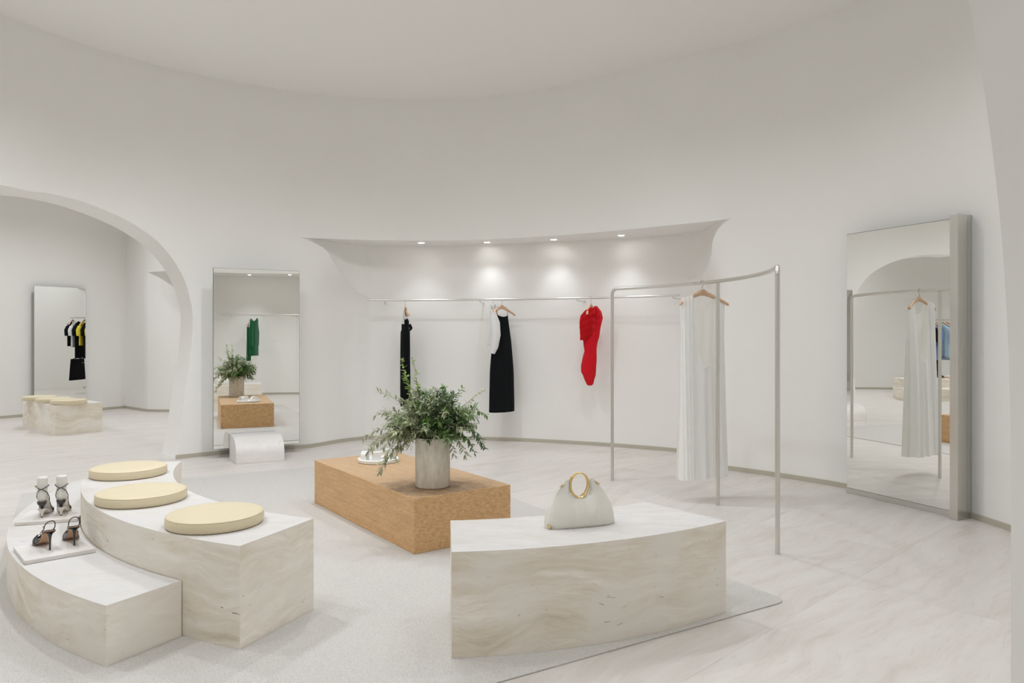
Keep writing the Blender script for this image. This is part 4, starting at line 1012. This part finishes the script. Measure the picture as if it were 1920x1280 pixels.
# ------------------------------------------------------------------ vase and olive branches
vz = thing('stone_vase', 'tall cylindrical mottled stone vase standing on the oak plinth', 'vase', (VASE[0], VASE[1], ZW))
MB().lathe([(0, 0), (.108, 0), (.115, .004), (.1185, .012), (.1185, .330), (.116, .338), (.108, .340), (.102, .334), (.100, .04), (0, .035)], 48).build('vase_body', M['planter'], vz, smooth=35, weld=True)
ol = thing('olive_branches', 'loose bouquet of olive and pistachio branches spilling from the stone vase', 'plant', (VASE[0], VASE[1], ZW + .10))
rng = random.Random(11)
def leaf(mb, p, d, n_, L, w):
    d = d.normalized(); s = d.cross(n_)
    if s.length < 1e-4: s = d.orthogonal()
    s.normalize(); u = s.cross(d)
    mb.add([p, p + d * L * .35 + s * w + u * .1 * w, p + d * L * .35 - s * w + u * .1 * w, p + d * L * .75 + s * w * .75 - u * w * .2, p + d * L * .75 - s * w * .75 - u * w * .2, p + d * L - u * w * .6], [(0, 1, 2), (1, 3, 4, 2), (3, 5, 4)])
def branch(end, mt, lift, dens=.0135, ll=.042, lw=.0052, start=None, side=3):
    """end: tip relative to the vase rim; lift: height of the arch between"""
    st = Vector(start or (rng.uniform(-.03, .03), rng.uniform(-.03, .03), 0)); rim = Vector((0, 0, .24)) + Vector((end.x, end.y, 0)).normalized() * rng.uniform(.02, .085) 
    tip = Vector((end.x, end.y, .24 + end.z)); mid = (rim + tip) / 2 + Vector((0, 0, lift)); P_ = [st, lerp(st, rim, .5), rim]
    n = 12
    for k in range(1, n + 1):
        t = k / n; P_.append((1 - t) ** 2 * rim + 2 * t * (1 - t) * mid + t * t * tip + Vector((rng.uniform(-1, 1), rng.uniform(-1, 1), rng.uniform(-1, 1))) * .004)
    o = MB().tube(P_, [lerp(.0026, .0009, k / (len(P_) - 1)) for k in range(len(P_))], 5).build('branch', M['stem'], ol, smooth=80)
    lf = MB(); path = P_[2:]; tot = sum((b - a).length for a, b in zip(path, path[1:])); s = 0; seg = 0; acc = 0; k = 0
    while s < tot:
        q = s; i = 0
        while i < len(path) - 2 and q > (path[i + 1] - path[i]).length: q -= (path[i + 1] - path[i]).length; i += 1
        dvec = (path[i + 1] - path[i]); p = path[i] + dvec.normalized() * q; t = dvec.normalized()
        for sgn in range(2 if rng.random() < .8 else side):
            an_ = rng.uniform(0, 2 * pi); o1 = t.orthogonal().normalized(); o2 = t.cross(o1); dirv = (t * rng.uniform(.45, 1.1) + o1 * cos(an_) + o2 * sin(an_) + Vector((0, 0, -.1)))
            leaf(lf, p, dirv, Vector((rng.uniform(-.5, .5), rng.uniform(-.5, .5), 1)), ll * rng.uniform(.65, 1.25), lw * 1.12 * rng.uniform(.8, 1.25))
        s += dens * rng.uniform(.7, 1.3); k += 1
    l_ = lf.build('leaves', M[mt], o, recalc=False); l_['kind'] = 'stuff'
V_ = Vector
# dense body of the bouquet
kinds = ['leaf_grey', 'leaf_grey', 'leaf_mid', 'leaf_dark', 'leaf_grey', 'leaf_pale', 'leaf_mid', 'leaf_dark']
for k in range(200):
    a_ = rng.uniform(0, 2 * pi); rad = rng.uniform(.08, .34); hz = rng.uniform(-.04, .37) * (1 - (rad / .44) ** 2) + rng.uniform(-.07, .05) * (rad > .2)
    ex = rad * cos(a_) * 1.02; mt = kinds[k % 8]
    if ex > .08 and mt == 'leaf_pale': mt = 'leaf_dark'
    if ex < -.12 and mt == 'leaf_dark': mt = 'leaf_grey'
    branch(V_((ex, rad * sin(a_) * .85, hz)), mt, rng.uniform(.05, .16), .0125, .048, .0054)
# named outliers, from the photograph: (dx, dz) relative to the rim centre
for dx, dz, mt, lift, de, ll, lw_ in [(-.225, .545, 'leaf_bright', .02, .017, .030, .0075), (-.20, .42, 'leaf_bright', .03, .015, .030, .0078), (-.145, .54, 'leaf_bright', .0, .022, .030, .0068), (-.12, .40, 'leaf_bright', .02, .016, .032, .007),
        (-.38, .30, 'leaf_grey', .14, .018, .042, .005), (-.41, .14, 'leaf_grey', .16, .016, .042, .005), (-.46, .0, 'leaf_grey', .15, .014, .040, .005), (-.43, -.09, 'leaf_grey', .16, .014, .042, .005),
        (-.35, -.24, 'leaf_grey', .18, .013, .045, .0055), (-.34, -.17, 'leaf_pale', .18, .014, .042, .0055), (-.25, -.15, 'leaf_pale', .16, .014, .042, .0052), (-.42, -.06, 'leaf_pale', .17, .016, .042, .005),
        (.36, .31, 'leaf_pale', .10, .020, .036, .006), (.38, .14, 'leaf_mid', .22, .016, .038, .0058), (.34, .00, 'leaf_dark', .18, .012, .036, .005), (.36, -.07, 'leaf_dark', .20, .011, .034, .005), (.30, -.10, 'leaf_dark', .2, .012, .038, .005),
        (.16, -.13, 'leaf_grey', .18, .013, .042, .005), (.20, .33, 'leaf_mid', .10, .018, .034, .006), (.09, .34, 'leaf_dark', .06, .018, .034, .0055), (.0, .33, 'leaf_mid', .04, .018, .036, .006), (.24, -.12, 'leaf_grey', .18, .013, .042, .005)]:
    branch(V_((dx, rng.uniform(-.16, -.02) if dz < .3 else rng.uniform(-.05, .08), dz)), mt, lift, de, ll, lw_)
print('done', len(bpy.data.objects))
